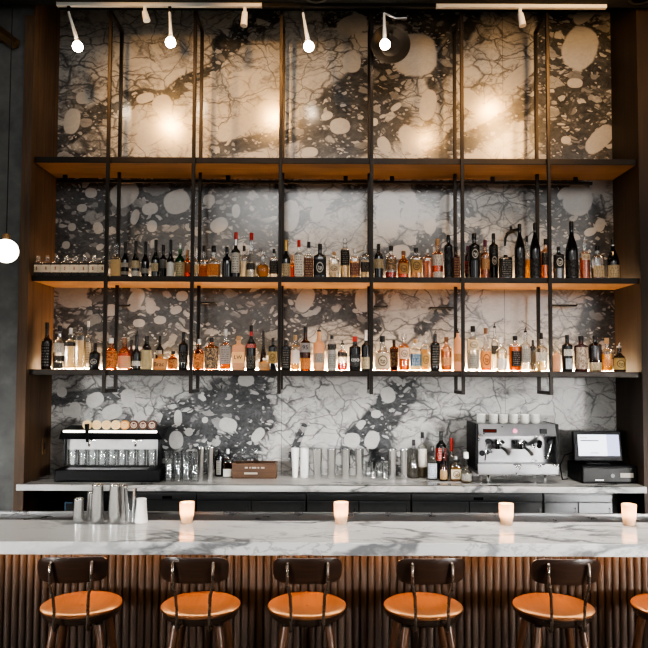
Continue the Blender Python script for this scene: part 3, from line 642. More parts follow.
S3 = [
 (47.4, 10.2, 322.5, 341, 0, 's', 'g_smoke', 'brown', 'black', [(.1, .9, .8, 'black')], 'smoky dark bottle with long black neck, first at the left end', {'foil': 'black'}),
 (60, 11.6, 325.5, 342, 0, 's', 'g_clear', 'water', 'black', [(.62, .95, .85, 'white'), (.3, .5, .85, 'black'), (.02, .25, .6, 'black')], 'clear domed bottle with black cap and banded labels, second from left end'),
 (71, 10.8, 328, 342, 0, 'b', 'g_clear', 'pale', 'silver', [(.85, .98, .95, 'black')], 'clear rectangular bottle with dark collar, third from left end'),
 (80.8, 9.2, 327, 335, 0, 'b', 'g_clear', 'pale', 'clear', [], 'tall clear square bottle of pale spirit without label, fourth from left end'),
 (88.6, 6.5, 321, 338, 1, 's', 'g_clear', 'water', 'white', [(.2, .8, .7, 'white')], 'tall thin clear bottle with white label and white cap near first frame'),
 (95.3, 10, 343, 353.5, 0, 'q', 'dark', None, 'black', [(.25, .75, .6, 'blackring')], 'short black square bottle with white emblem just left of the first frame'),
 (111.3, 13, 338, 350, 0, 'j', 'g_amber', 'amber', 'white', [(.1, .95, .9, 'amberornate')], 'amber patterned jug bottle just right of the first frame'),
 (124.8, 12.6, 338, 350, 0, 'j', 'g_amber', 'orange', 'wood', [(.08, .7, .85, 'glow')], 'amber jug bottle with pale yellow label, second bay'),
 (131.5, 6.5, 340, 352, 1, 's', 'darkred', None, 'black', [], 'dark unlabelled bottle peeking behind the amber jug bottles'),
 (137, 9, 332, 354, 0, 's', 'dark', None, 'black*', [(.25, .55, .8, 'white')], 'black bottle with pourer and small white label, second bay'),
 (147, 11.2, 336, 348, 0, 'v', 'g_smoke', 'pale', 'black', [(.02, .9, .95, 'glow')], 'dark topped bottle with one large glowing cream label'),
 (160, 8, 336, 350, 1, 'w', 'dark', None, 'black', [(.75, .98, .5, 'white')], 'dark wine bottle behind the small orange jug marked Brac', {'foil': 'black', 'name': 'wine_bottle'}),
 (160, 15, 354, 359.5, 0, 'f', 'frost_amber', None, 'cork', [(.1, .95, .85, 'kraftplain', 'Brac', .05, 'ink_dark')], 'low wide orange jug with dark Brac lettering'),
 (173, 10.5, 351, 358, 0, 'j', 'g_amber', 'red', 'black', [(.1, .9, .9, 'amberornate')], 'small amber bottle with red pattern left of the second frame'),
 (183.6, 9.5, 332, 345, 0, 's', 'dark', None, 'black', [(.3, .75, .8, 'black')], 'dark bottle with black neck just left of the second frame'),
 (199, 11, 339, 351, 0, 'j', 'g_amber', 'amber', 'silver', [(.1, .85, .9, 'amberornate')], 'bulbous amber patterned bottle just right of the second frame'),
 (211.6, 14, 338, 347, 0, 'f', 'g_amber', 'brown', 'black', [(.05, .95, .7, 'ornate')], 'wide ornate dark flask with amber edges, third bay'),
 (225.7, 11, 329, 345.5, 0, 'q', 'g_clear', 'amber', 'silver', [(.25, .95, .75, 'grey')], 'clear square amber bottle with tall grey white label, third bay'),
 (238.8, 12.5, 336, 346, 0, 'q', 'frost_peach', None, 'cork', [(.3, .75, .6, 'glow', 'LW', .045, 'ink_dark')], 'glowing peach square bottle lettered LW, third bay'),
 (251.3, 9.8, 325.5, 344, 0, 'w', 'dark', None, 'black', [(.85, 1.0, .9, 'red'), (.1, .55, .85, 'black')], 'dark bottle with red shoulder label and white print, third bay', {'foil': 'red'}),
 (263.5, 7, 331, 352, 1, 'c', 'g_smoke', 'brown', 'black', [], 'dark bottle with long tapering neck, behind a low orange bottle'),
 (264.5, 11.5, 358, 362.5, 0, 'b', 'frost_amber', None, 'white', [(.2, .9, .9, 'kraft')], 'low orange and cream box bottle in front of the tapering dark bottle'),
 (273, 8.5, 338, 347, 0, 'q', 'dark', None, 'black', [(.3, .8, .8, 'gold')], 'dark square bottle with dim gold label just left of third frame'),
 (286, 10, 340, 347, 0, 's', 'dark', None, 'black', [(.1, .9, .6, 'black')], 'black bottle with vertical white print just right of third frame'),
 (295.4, 9, 335, 347, 0, 's', 'g_clear', 'gold', 'cork', [(.3, .85, .8, 'whiteplain')], 'clear bottle with plain white label left of the bottle marked 95'),
 (305.6, 10.8, 326.7, 343, 0, 's', 'g_brown', 'brown', 'black', [(.66, 1.0, .85, 'row', '95', .05, 'ink_dark'), (.05, .45, .9, 'orange')], 'dark brown bottle with white square marked 95 and orange lower label'),
 (319, 11.4, 328, 344, 0, 's', 'frost_peach', None, 'black*', [(.3, .65, .6, 'grey')], 'frosted peach bottle with grey square label and black cone pourer'),
 (332, 8.8, 335.5, 343, 0, 's', 'grey_bottle', None, 'black', [(.75, .95, .9, 'black'), (.1, .6, .8, 'grey')], 'grey cylindrical bottle with dark band and black cap, fourth bay'),
 (342.5, 10, 341, 352, 0, 's', 'g_clear', 'red', 'black*', [(.75, .98, .9, 'black')], 'clear bottle with red liquid left in its base', {'level': .42}),
 (355, 12.2, 336.5, 347.5, 0, 's', 'dark', None, 'red', [(.2, .7, .5, 'embossed', 'OSO', .034, 'ink_white')], 'round black bottle with red cap and white OSO lettering'),
 (366, 9.6, 330, 346, 0, 's', 'dark', None, 'silver', [(.08, .55, .9, 'cream')], 'dark bottle with cream lower label just left of the fourth frame', {'foil': 'silver'}),
 (382.4, 15, 336, 352, 0, 'j', 'g_clear', 'brown', 'black', [(.1, .95, .75, 'creamring')], 'squat clear bottle with large round cream emblem right of fourth frame'),
 (394, 8.8, 340, 348, 1, 's', 'g_brown', 'brown', 'black', [(.2, .8, .8, 'ornate')], 'dark amber bottle between round emblem bottle and bright orange bottle'),
 (404, 11, 334, 346, 0, 's', 'g_clear', 'orange', 'clear', [(.48, .92, .65, 'creamring')], 'bright orange bottle with round cream emblem, fifth bay', {'level': 1.0}),
 (415.5, 10.6, 339, 349, 0, 'q', 'g_clear', 'pale', 'cork', [(.22, .78, .8, 'blue')], 'clear square bottle with dark blue label and cork'),
 (425.4, 8.8, 340, 346, 0, 'q', 'g_clear', 'gold', 'silver', [(.2, .7, .7, 'gold')], 'clear faceted bottle of pale gold right of the blue labelled one'),
 (435, 9.8, 332, 344, 0, 's', 'dark', None, 'black*', [(.2, .95, .75, 'black')], 'black bottle with grey print and thin pourer, fifth bay'),
 (446.3, 11, 337, 348, 0, 's', 'g_pink', 'pink', 'wood', [(.25, .6, .7, 'kraft')], 'pinkish amber clear bottle with wooden stopper, fifth bay'),
 (457.8, 9, 330, 339.5, 0, 'v', 'frost_peach', None, 'black*', [(.3, .55, .7, 'kraft')], 'tall tapering frosted peach bottle just left of the fifth frame'),
 (472.8, 12, 326, 340, 0, 's', 'g_clear', 'water', 'black', [(.68, 1.0, .8, 'creamring'), (.1, .55, .8, 'grey')], 'clear bottle with round cream medallion above a grey label'),
 (485.6, 11, 328, 349, 0, 'j', 'g_clear', 'amber', 'wood', [(.15, .9, .75, 'orangering')], 'clear oval bottle with round orange emblem and wooden stopper'),
 (494.5, 7.5, 324, 343, 1, 's', 'g_clear', 'water', 'black*', [(.6, .9, .7, 'black')], 'clear bottle with small black label and tall pourer, behind its neighbour'),
 (501.5, 10.5, 337, 350, 0, 's', 'g_clear', 'pale', 'silver', [(.1, .6, .7, 'whiteplain')], 'clear bottle with pale label left of the dark labelled orange bottle'),
 (515, 12.6, 336, 346, 0, 's', 'g_clear', 'orange', 'black', [(.2, .8, .55, 'black')], 'orange amber bottle with arched dark label and black cap, sixth bay', {'level': .96}),
 (525.3, 9, 328.5, 346, 0, 'q', 'g_clear', 'water', 'black*', [(.35, .9, .9, 'grey')], 'clear square bottle with grey label and black pourer, sixth bay'),
 (532.8, 5.5, 340, 347, 1, 'b', 'g_smoke', 'water', 'black', [], 'narrow grey smoky bottle left of the line labelled clear bottle'),
 (541, 11, 333, 349, 0, 'q', 'g_clear', 'pale', 'black', [(.45, .85, .8, 'white')], 'clear bottle with white label crossed by a dark line near sixth frame'),
 (556.5, 7.5, 348, 355, 0, 'b', 'frost_peach', None, 'clear', [], 'small glowing peach square bottle just right of the sixth frame'),
 (567, 10.7, 335, 345.5, 0, 's', 'dark', None, 'black', [(.6, .85, .6, 'white'), (.1, .5, .4, 'paleblue')], 'black bottle with white label and silver shoulder in the rightmost bay'),
 (580.7, 13.6, 336, 346, 0, 's', 'darkred', None, 'black', [(.1, .95, .72, 'arch')], 'red brown bottle with large pale arched label in the rightmost bay'),
 (594.7, 11.8, 335.5, 345, 0, 'q', 'g_smoke', 'brown', 'black', [(.0, .35, .95, 'cream')], 'dark bottle with cream lower label in the rightmost bay'),
 (606.7, 11, 338, 351, 0, 's', 'g_clear', 'gold', 'cork', [(.3, .6, .8, 'kraft')], 'pale amber clear bottle with cork in the rightmost bay'),
 (619, 12.6, 344, 356.5, 0, 'j', 'g_smoke', 'brown', 'silver*', [(.15, .9, .8, 'gold')], 'short dark jar bottle with gold label and pourer at the right end'),
]
for row, key, where, grp in ((S2, 'b', 'middle shelf', GB), (S3, 'c', 'lowest shelf', GC)):
    for e in row:
        x, w, top, shd, rw, kind, mat, liq, cap, labs, text = e[:11]; ex = e[11] if len(e) > 11 else {}
        ws = text.split()
        if len(ws) <= 13: text += f' on {where}'
        bottle(SH[key][1], BK if rw else FR, x, w * .97, top, shd, kind, mat, liq, cap, labs, text, grp, **ex)
# the row of eight small square bottles with white labels
for i in range(8):
    x = 38.3 + 9.35 * i
    b = bottle(SH['b'][1], 5.93, x, 9.2, 256, 263, 'b', 'g_clear', None, 'clear', [(.30, .84, .97, 'row'), (.46, .70, .09, 'emblem'), (.02, .28, .97, 'embossed'), (.85, .97, .97, 'embossed')],
           f'small square dark bottle with white label, {ORD[i]} from the left in the row' if i < 7 else 'small square dark bottle with white label, last of the row beside first frame', 'small square bottles on the middle shelf')

# ------------------------------------------------------------------ back counter and refrigerators
YC = 5.765
zc1, zc0 = PZ(485.8, YC), PZ(492, YC)
t = MB().box(XL + .001, XR - .001, YC + .003, YW - .001, zc0, zc1).box(PX(16, YC, 486), PX(645, YC, 486), YC, YC + .045, zc0, zc1, .003)
tag(t.build('counter_slab', 'marble_top'), 'long white marble back counter slab below the bottle shelves', 'counter')
DX = [(XL + .9, None)]
units = [(136, 196, 'leftmost, behind the metal shakers'), (196.5, 306, 'below the wooden crate'), (306.5, 411, 'below the row of steel shakers'), (411.5, 543, 'below the small bottles and espresso machine'), (543.5, 613, 'rightmost, below the register')]
for i, (x0, x1, wh) in enumerate(units):
    X0, X1 = PX(x0, YC + .05, 500), PX(x1, YC + .05, 500)
    r = empty('undercounter_refrigerator', ((X0 + X1) / 2, YC + .05, 0), f'dark steel undercounter refrigerator, {wh}', 'refrigerator', 'refrigerators under the back counter')
    w = (X1 - X0) / 2 - .002
    MB().box(-w, w, .02, .45, .001, zc0 - .004).build('cabinet', 'steel_dark', r)
    zs = PZ(502, YC)
    MB().box(-w, w, 0, .0195, zs + .004, zc0 - .025, .003).build('vent_strip', 'fridge', r)
    n = 2 if x1 - x0 > 65 else 1
    if i == 3: cuts = [-w, -w + 57 / 130 * 2 * w, w]
    else: cuts = [-w + 2 * w * k / n for k in range(n + 1)]
    for a, b in zip(cuts, cuts[1:]):
        d = MB().box(a + .003, b - .003, -.004, .0195, .12, zs - .004, .004).build('door', 'fridge', r)
        MB().tube([(b - .03, -.005, zs - .05), (b - .03, -.022, zs - .055), (b - .03, -.022, zs - .17), (b - .03, -.005, zs - .175)], .005, 6).build('handle', 'steel', d)
    if i in (0, 3):
        MB().box(-.03, .05, -.0045, .0002, zs + .012, zs + .035, .001).build('control_panel', 'metal_black', r)
# dark recess at the left and right ends
r = empty('open_cabinet', (PX(76, 6.0, 500), 5.9, 0), 'open black cabinet recess under the left end of the back counter', 'cabinet')
xa, xb = PX(18, 5.86, 500) - r.location.x + .03, PX(135, 5.85, 500) - r.location.x
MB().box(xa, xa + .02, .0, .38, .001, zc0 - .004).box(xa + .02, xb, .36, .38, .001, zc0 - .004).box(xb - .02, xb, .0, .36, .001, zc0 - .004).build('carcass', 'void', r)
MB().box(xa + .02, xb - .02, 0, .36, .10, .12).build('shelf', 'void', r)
rp = empty('control_box', (PX(68, 5.93, 509), 5.95, .121), 'small black control box with pale blue edge inside the open cabinet', 'box')
zz = PZ(509, 5.9, 68) - .121
MB().box(-.04, .04, 0, .12, 0, zz + .05, .004).build('case', 'black', rp)
MB().box(-.035, -.029, -.003, .0, zz - .045, zz + .045).box(-.035, .03, -.003, 0, zz + .04, zz + .045).build('light_edge', 'blue_led', rp)

# ------------------------------------------------------------------ things on the back counter
ZC = zc1
def tumbler(name, x, w, top, Y, label, group, mat='g_tumbler', taper=.86, z=None, base_w=None, cat='glass', thick=True):
    z = ZC if z is None else z
    R = w * Y / F / 2; H = PZ(top, Y, x) - z
    pr = [(R * taper * .96, 0), (R * taper, .004), (R, H), (R * .94, H), (R * taper * .92, .012), (.001, .012)]
    o = MB().loft(pr, 2, 1, 24, cap=False).build(name, mat)
    MB_bot = None
    o.location = (PX(x, Y, top), Y, z); return tag(o, label, cat, group)
# beverage dispenser at the left
D0 = 5.98
def xx(px, Y): return PX(px, Y, 450)
r = empty('beverage_dispenser', (xx(110, D0), D0, ZC), 'black eight badge beverage dispenser with lit canopy at the left of the counter', 'drink dispenser')
ox = r.location.x
bx0, bx1 = xx(55, 5.90) - ox, xx(161, 5.90) - ox
zb = PZ(470.5, 5.9) - ZC
MB().box(bx0, bx1, -.09, .26, 0.001, zb, .012).build('drip_base', 'black', r)
MB().box(bx0 + .09, bx1 - .12, -.075, .03, zb, zb + .004).build('drip_grate', 'steel', r)
px0, px1 = xx(66, 6.18) - ox, xx(160, 6.18) - ox
zt = PZ(440, 6.1) - ZC
MB().box(px0, px1, .20, .25, zb, zt + .02).build('back_panel', 'satin', r)
for s_, a in ((-1, px0), (1, px1)): MB().box(a - .008, a + .008, .15, .25, zb, zt + .02, .003).build('side_panel', 'metal_black', r)
cx0, cx1 = xx(58, 5.95) - ox, xx(162, 5.95) - ox
zk0, zk1 = PZ(440.5, 5.95) - ZC, PZ(431.5, 5.95) - ZC
cp = MB().add([(cx0, -.02, zk0), (cx1, -.02, zk0), (cx1, .25, zk0), (cx0, .25, zk0), (cx0 + .03, -.045, zk1), (cx1 - .03, -.045, zk1), (cx1, .25, zk1 + .02), (cx0, .25, zk1 + .02)],
      [(0, 1, 2, 3), (4, 5, 6, 7), (0, 1, 5, 4), (1, 2, 6, 5), (2, 3, 7, 6), (3, 0, 4, 7)]).build('canopy', 'black', r)
MB().box(cx0 + .05, cx1 - .04, -.062, -.0455, zk1 - .016, zk1 + .003, .003).build('light_strip', 'strip_white', r)
for i, bxp in enumerate((86.4, 96, 105.6, 115, 124.2, 133.3, 142.5, 151.5)):
    X = xx(bxp, 5.96) - ox; z = PZ(425, 5.96, bxp) - ZC
    b = MB().disc_y(X, -.02, z, .039, .02).build('badge', 'badge_lit' if i < 4 else 'badge_orange' if i == 4 else 'badge_brown', r)
    MB().box(X - .008, X + .008, -.016, -.002, zk1 + .004, z - .037).build('badge_stem', 'metal_black', b)
X = xx(87, 5.93) - ox
tp = MB().tube([(X, -.05, zk0 - .02), (X, -.055, zk0 + .03), (X, -.065, PZ(425, 5.92) - ZC)], [.010, .016, .019], 10).build('tap_lever', 'black', r)
for pxx in (90, 136):
    X = xx(pxx, 5.95) - ox
    MB().tube([(X, .02, zk0 - .005), (X, -.04, zk0 - .012), (X, -.055, zk0 - .055)], .010, 8).tube([(X - .03, -.02, zk0 - .01), (X + .05, -.03, zk0 - .005)], .007, 8).build('tap_spout', 'chrome', r)
for i in range(9):
    tumbler('highball_glass', 72.5 + 9.9 * i, 9.2, 449.5, 6.10, f'clear highball glass on the dispenser base, {ORD[i]} from the left', 'highball glasses on the dispenser', z=ZC + zb + .0005, taper=.92)
# tumblers beside it
for i in range(4): tumbler('tumbler_glass', 169 + 8.6 * i, 8.3, 451, 5.93, f'tall clear tumbler beside the dispenser, front row, {ORD[i]} from the left', 'tumblers beside the dispenser', taper=.92)
for i in range(4): tumbler('tumbler_glass', 170.5 + 7.6 * i, 7.7, 452, 6.08, f'tall clear tumbler beside the dispenser, rear row, {ORD[i]} from the left', 'tumblers beside the dispenser', taper=.92)
def shaker(x, w, top, Y, label, group, mat='chrome', taper=.74, z=None, name='cocktail_shaker_tin', inv=False, cat='shaker tin'):
    z = ZC if z is None else z
    R = w * Y / F / 2; H = PZ(top, Y, x) - z
    a, b = (R * taper, R) if not inv else (R, R * taper)
    pr = [(a * .93, 0), (a, .006), (b, H - .003), (b * 1.03, H - .002), (b * 1.03, H)]
    if inv: pr += [(b * .9, H + .002), (.001, H + .002)]
    else: pr += [(b * .96, H), (a * .94, .01), (.001, .01)]
    o = MB().loft(pr, 2, 1, 24, cap=False).build(name, mat)
    MB().loft([(b * 1.045, H - .006), (b * 1.06, H - .003), (b * 1.045, H)], 2, 1, 24, cap=False).build('rim', mat, o)
    o.location = (PX(x, Y, top), Y, z); return tag(o, label, cat, group)
shaker(201, 7.6, 447, 6.1, 'tall steel shaker tin beside the clear tumblers', 'shakers on the back counter')
shaker(210.6, 7.4, 447, 6.1, 'tall steel shaker tin left of the black syrup bottle', 'shakers on the back counter')
GK = 'bottles on the back counter'
bottle(ZC, 6.26, 219.5, 9, 449, 456, 's', 'dark', None, 'black', [(.1, .8, .35, 'grey')], 'black squeeze bottle on the counter left of the wooden crate', GK)
bottle(ZC, 6.22, 228, 8.8, 449, 460, 'q', 'g_clear', 'brown', 'silver', [(.05, .5, .9, 'whiteplain')], 'clear bottle with white lower label touching the wooden crate', GK)
# crate and the two carafes in it
cy = 6.21; cr = empty('wooden_crate', (PX(255, cy, 470), cy, ZC), 'low brown wooden crate with pale print holding two clear carafes', 'crate')
cw = (277 - 233) / 2 * (cy - .08) / F; chh = PZ(463.5, cy - .08) - ZC
MB().box(-cw, cw, -.085, -.070, 0, chh, .002).build('front_panel', 'wood_crate', cr)
MB().box(-cw, cw, .075, .09, 0, chh, .002).build('rear_panel', 'wood_crate', cr)
for s_ in (-1, 1): MB().box(s_ * cw - .007 - s_ * .007, s_ * cw + .007 - s_ * .007, -.0698, .0748, 0, chh, .002).build('side_panel', 'wood_crate', cr)
MB().box(-cw + .0145, cw - .0145, -.0698, .0748, 0, .012).build('bottom_board', 'wood_crate', cr)
pm = MB()
for k, (a, b) in enumerate(((-.08, -.055), (-.04, -.03), (-.02, .02), (.03, .045), (.06, .09))): pm.box(a, b, -.0862, -.0848, chh * .66, chh * .76)
pm.box(-.085, .03, -.0862, -.0848, chh * .28, chh * .40)
pm.build('printed_lettering', 'ink_grey', cr)
bottle(ZC + .013, 6.21, 243, 10, 448.5, 462, 'g', 'g_clear', 'water', 'clear', [], 'clear carafe standing in the left half of the wooden crate', GK, name='glass_carafe', cat='carafe')
bottle(ZC + .013, 6.21, 256, 11.5, 448.5, 462, 'c', 'g_clear', 'brown', 'clear', [], 'clear carafe with dark contents in the right half of the wooden crate', GK, name='glass_carafe', cat='carafe', level=.6)
# white and steel shakers
shaker(295.2, 8, 448, 6.2, 'white waisted shaker with dark rim, first in the counter row', 'shakers on the back counter', 'white', .62)
shaker(304.5, 8.2, 448, 6.2, 'white enamel shaker tin standing right of the dark rimmed one', 'shakers on the back counter', 'white', .95)
for i, x in enumerate((317.6, 331.6, 345.8, 359.4, 392.4, 404.4)):
    shaker(x, 9, 449, 6.17 if i % 2 == 0 else 6.19, ['slim steel shaker tin right of the white shakers', 'slim steel shaker tin, second of the four in the counter middle', 'slim steel shaker tin, third of the four in the counter middle', 'slim steel shaker tin just left of the short glasses', 'slim steel shaker tin just right of the short glasses', 'slim steel shaker tin left of the black capped clear bottle'][i], 'shakers on the back counter')
for i in range(4): tumbler('short_glass', 368.5 + 5.6 * i, 6.4 if i % 2 else 6.2, 462, 6.13 if i % 2 else 6.23, f'short clear glass between the steel shakers, {ORD[i]} from the left', 'short glasses on the back counter', taper=.9)
bottle(ZC, 6.2, 413.7, 10.5, 439.5, 456, 'c', 'g_clear', 'water', 'black', [], 'clear tapering bottle with black cap right of the steel shakers', GK)
bottle(ZC, 6.25, 422.3, 9, 432, 447, 's', 'g_clear', 'pale', 'black', [(.35, .95, .9, 'whiteplain')], 'tall clear bottle with large white label behind the counter bottles', GK)
bottle(ZC, 6.1, 432.2, 8.6, 446, 460, 'q', 'g_clear', 'water', 'black', [(.1, .85, .9, 'paleblue')], 'short square bottle with pale blue white label and black neck', GK)
bottle(ZC, 6.2, 441, 10.5, 431, 446, 'w', 'dark', None, 'black', [(.55, .95, .95, 'red')], 'tall dark bottle with red label on the counter', GK, name='wine_bottle', foil='black')
bottle(ZC, 6.05, 443.3, 8, 447, 462, 'c', 'g_brown', 'amber', 'black', [(.1, .6, .7, 'kraft')], 'slender bitters bottle in front of the tall red labelled bottle', GK)
bottle(ZC, 6.2, 451.5, 8, 438, 458, 's', 'g_clear', 'water', 'red', [], 'clear bottle with bright red pouring spout on the counter', GK, foil='red')
bottle(ZC, 6.05, 455.6, 10, 456, 465, 'b', 'g_clear', 'gold', 'silver', [(.15, .75, .8, 'creamring')], 'small square clear bottle with pale emblem near the espresso machine', GK)
bottle(ZC, 5.97, 466.0, 10.5, 452, 472, 'd', 'g_clear', 'pale', 'white', [(.2, .9, .8, 'grey')], 'round clear syrup jar with thin neck and white cap by espresso machine', GK)

# espresso machine
EY = 5.93
ex0, ex1 = PX(477, EY, 450), PX(557.5, EY, 450)
e = empty('espresso_machine', ((ex0 + ex1) / 2, EY, ZC), 'stainless steel two group espresso machine on four legs', 'coffee machine')
w = (ex1 - ex0) / 2
def ez(y): return PZ(y, EY, 517) - ZC
z_leg, z_tray, z_mid, z_pan, z_top = ez(474.5), ez(463), ez(440), ez(436), ez(424.5)
for a in (-w + .1, w - .1):
    for b in (.03, .32): MB().loft([(.014, 0), (.016, .008), (.014, z_leg + .012)], 2, 1, 14, c=(a, b, 0)).build('leg', 'chrome', e)
MB().box(-w, w, -.03, .36, z_leg, z_leg + .03, .004).build('base_frame', 'steel_dark', e)
MB().box(-w, w, -.045, -.02, z_leg + .002, z_tray, .006).build('front_apron', 'steel', e)
MB().box(-w + .02, w - .02, -.0195, .12, z_tray - .02, z_tray - .008).build('drip_tray', 'steel', e)
MB().box(-w + .015, w - .015, .125, .35, z_leg + .03, z_pan + .01).build('back_panel', 'steel', e)
MB().add([(-w + .015, -.02, z_pan), (w - .015, -.02, z_pan), (w - .015, .35, z_pan), (-w + .015, .35, z_pan), (-w + .015, .015, z_top), (w - .015, .015, z_top), (w - .015, .35, z_top), (-w + .015, .35, z_top)],
     [(0, 1, 2, 3), (4, 5, 6, 7), (0, 1, 5, 4), (1, 2, 6, 5), (2, 3, 7, 6), (3, 0, 4, 7)]).build('upper_housing', 'steel', e)
for s_ in (-1, 1):
    MB().box(s_ * w - .014, s_ * w + .014, -.0, .36, z_leg + .031, z_top + .004, .006).build('side_panel', 'black', e)
def face(z): return -.02 + (z - z_pan) / (z_top - z_pan) * .035
zz = (z_pan + z_top) / 2 - .005
dm = MB().box(-w + .05, -w + .165, face(zz) - .010, face(zz) + .008, zz - .016, zz + .016, .003).build('display', 'black', e)
MB().box(-w + .06, -w + .155, face(zz) - .012, face(zz) - .0101, zz - .008, zz + .008).build('readout', 'display', dm)
MB().box(w - .15, w - .09, face(zz) - .010, face(zz) + .008, zz - .024, zz + .018, .004).build('switch', 'black', e)
MB().disc_y(-.02, face(zz) - .008, zz, .02, .016, 16).build('badge', 'pink', e)  # pink reflection on the steel, modelled as a coloured disc
for gx in (-.14, .05):
    zg = ez(446)
    MB().loft([(.034, 0), (.036, .02), (.03, .05)], 2, 1, 18, c=(gx, .06, zg)).build('group_head', 'chrome', e)
    pf = MB().loft([(.032, -.03), (.035, -.006), (.035, -.001)], 2, 1, 18, c=(gx, .06, zg)).build('portafilter', 'chrome', e)
    MB().tube([(gx + .01, .03, zg - .012), (gx + .03, -.05, zg - .03), (gx + .045, -.10, zg - .06)], [.010, .014, .016], 8).build('handle', 'steel', pf)
    for k in (-1, 1): MB().tube([(gx - .03 + k * .05, .02, zg + .035), (gx - .03 + k * .05, -.02, zg + .03)], .012, 8).build('button', 'black', e)
for sx, lean in ((-w + .09, -.05), (w - .07, .03)):
    MB().tube([(sx, .05, ez(441)), (sx + lean * .3, -.03, ez(444)), (sx - lean * .5 * (1 if lean > 0 else -1), -.04, ez(452)), (sx - .03, -.03, ez(460))], .006, 8).build('steam_wand', 'chrome', e)
    MB().tube([(sx, .0, ez(441)), (sx, -.04, ez(441))], .022, 14).build('steam_knob', 'black', e)
MB().tube([(w - .13, .06, ez(443)), (w - .16, -.02, ez(446))], .02, 12).build('water_knob', 'black', e)
MB().disc_y(-w + .07, .115, ez(455), .025, .012, 16).build('gauge', 'black', e)
MB().box(-w + .02, w - .02, .018, .022, z_top, z_top + .075).build('cup_rail', 'g_clear', e)
for i, cxp in enumerate((482.5, 493.5, 503.6, 513.6, 524.6, 535.6)):
    Y = EY + .12; R = 4.3 * Y / F; H = .078
    o = MB().loft([(R * .82, 0), (R * .95, .006), (R, .02), (R, H), (R * .93, H), (R * .9, .01), (.001, .01)], 2, 1, 20, cap=False).build('coffee_cup', 'ceramic')
    o.location = (PX(cxp, Y, 420), Y + (0.05 if i == 0 else 0), ZC + z_top + .0005)
    MB().tube([(R * .9, 0, .06), (R + .02, .01, .055), (R + .02, .01, .03), (R * .9, 0, .022)], .004, 6).build('handle', 'ceramic', o)
    o.rotation_euler.z = PI / 2 - .2
    tag(o, f'white ceramic cup on top of the espresso machine, {ORD[i]} from the left', 'cup', 'cups on the espresso machine')

# point of sale terminal
PY = 5.93
b0, b1 = PX(582, PY, 475), PX(638, PY, 475)
ps = empty('cash_drawer', ((b0 + b1) / 2, PY, ZC), 'black cash drawer unit at the right end of the counter', 'cash drawer')
w = (b1 - b0) / 2; hz = PZ(464.5, PY) - ZC
MB().box(-w, w, 0, .36, .001, hz, .012).build('case', 'black', ps)
MB().box(-w + .01, w - .01, -.006, .0, .02, hz - .02, .002).build('drawer_front', 'metal_black', ps)
MB().disc_y(.02, -.012, hz * .45, .016, .006, 16).build('lock', 'steel_dark', ps)
MB().box(w - .15, w - .04, -.008, -.0062, hz * .35, hz * .6).build('sticker', 'ink_grey', ps)
MB().box(-w + .11, -w + .18, -.008, -.0062, hz * .18, hz * .24).build('sticker', 'ink_white', ps)
sc_ = empty('touchscreen_terminal', (PX(597, PY + .08, 455), PY + .08, ZC + hz), 'black touchscreen register terminal with lit white screen on the cash drawer', 'register')
sw = 24 * (PY + .06) / F; z0, z1 = PZ(460.5, PY + .05) - ZC - hz, PZ(430.5, PY + .05) - ZC - hz
MB().box(-.10, .10, -.02, .16, 0, .018, .006).build('base', 'black', sc_)
MB().box(-.03, .03, .03, .06, .018, .17, .004).build('stand', 'black', sc_)
hd = MB().box(-sw, sw, -.018, .018, 0, z1 - z0, .008).build('monitor', 'black', sc_)
hd.location = (0, -.02, z0 + .002); hd.rotation_euler = (-.16, 0, .0)
hh = z1 - z0
MB().box(-sw + .04, sw * .38, -.0195, -.0181, .045, hh - .03).build('screen', 'screen', hd)
MB().box(sw * .38, sw - .022, -.0195, -.0181, .045, hh - .03).build('screen_sidebar', 'screen_side', hd)
mm = MB().box(-sw + .06, sw * .05, -.0202, -.0196, hh - .085, hh - .076).box(-sw + .14, sw * .02, -.0202, -.0196, .066, .072).box(-sw + .055, -sw + .12, -.0202, -.0196, hh - .06, hh - .055)
mm.build('screen_text', 'ink', hd)
writing('brand_mark', 'TOUCH' if False else '- - -', .02, 'ink', hd, (0, -.0185, .022))
cb = MB().tube([(PX(573, 6.0, 445), 6.02, PZ(452, 6.0)), (PX(566, 6.05, 455), 6.08, PZ(455, 6.0)), (PX(562, 6.05, 470), 6.1, PZ(466, 6.0)), (PX(563, 6.1, 470), 6.12, ZC + .006), (PX(568, 6.15, 470), 6.16, ZC + .006)], .005, 6).build('power_cord', 'black')
tag(cb, 'black power cord looping beside the register', 'cord')

# ------------------------------------------------------------------ bar counter
YB0, YB1 = 3.20, 3.66
zb1, zb0 = PZ(542.8, YB0), PZ(556, YB0)
bt = MB().box(-3.2, 3.2, YB0, YB1, zb0, zb1, .004).build('marble_countertop', 'marble_top')
tag(bt, 'long white marble bar top with grey veins in the foreground', 'bar top')
bar = empty('bar_counter', (0, 3.6, 0), 'fluted brown timber bar front under the marble top', 'bar')
period = .0375; xs = []
k = int(6.2 / period / 2); pv = []; pf = []
prof = []
for i in range(-k, k):
    for q, dy in ((0, 0.0), (.12, -.009), (.3, -.0135), (.5, -.015), (.7, -.0135), (.88, -.009)):
        prof.append(((i + q) * period, dy))
for (x, dy) in prof: pv += [(x, dy - .0, .12), (x, dy, zb0 - .001)]
for i in range(len(prof) - 1): pf.append((2 * i, 2 * i + 2, 2 * i + 3, 2 * i + 1))
MB().add(pv, pf, True).build('fluted_panel', 'wood_panel', bar, loc=(0, 0, 0))
MB().box(-3.1, 3.1, .001, .05, .0, zb0 - .001).build('carcass', 'metal_black', bar)
MB().box(-3.1, 3.1, -.02, .0, 0, .119).build('kick_board', 'metal_black', bar)
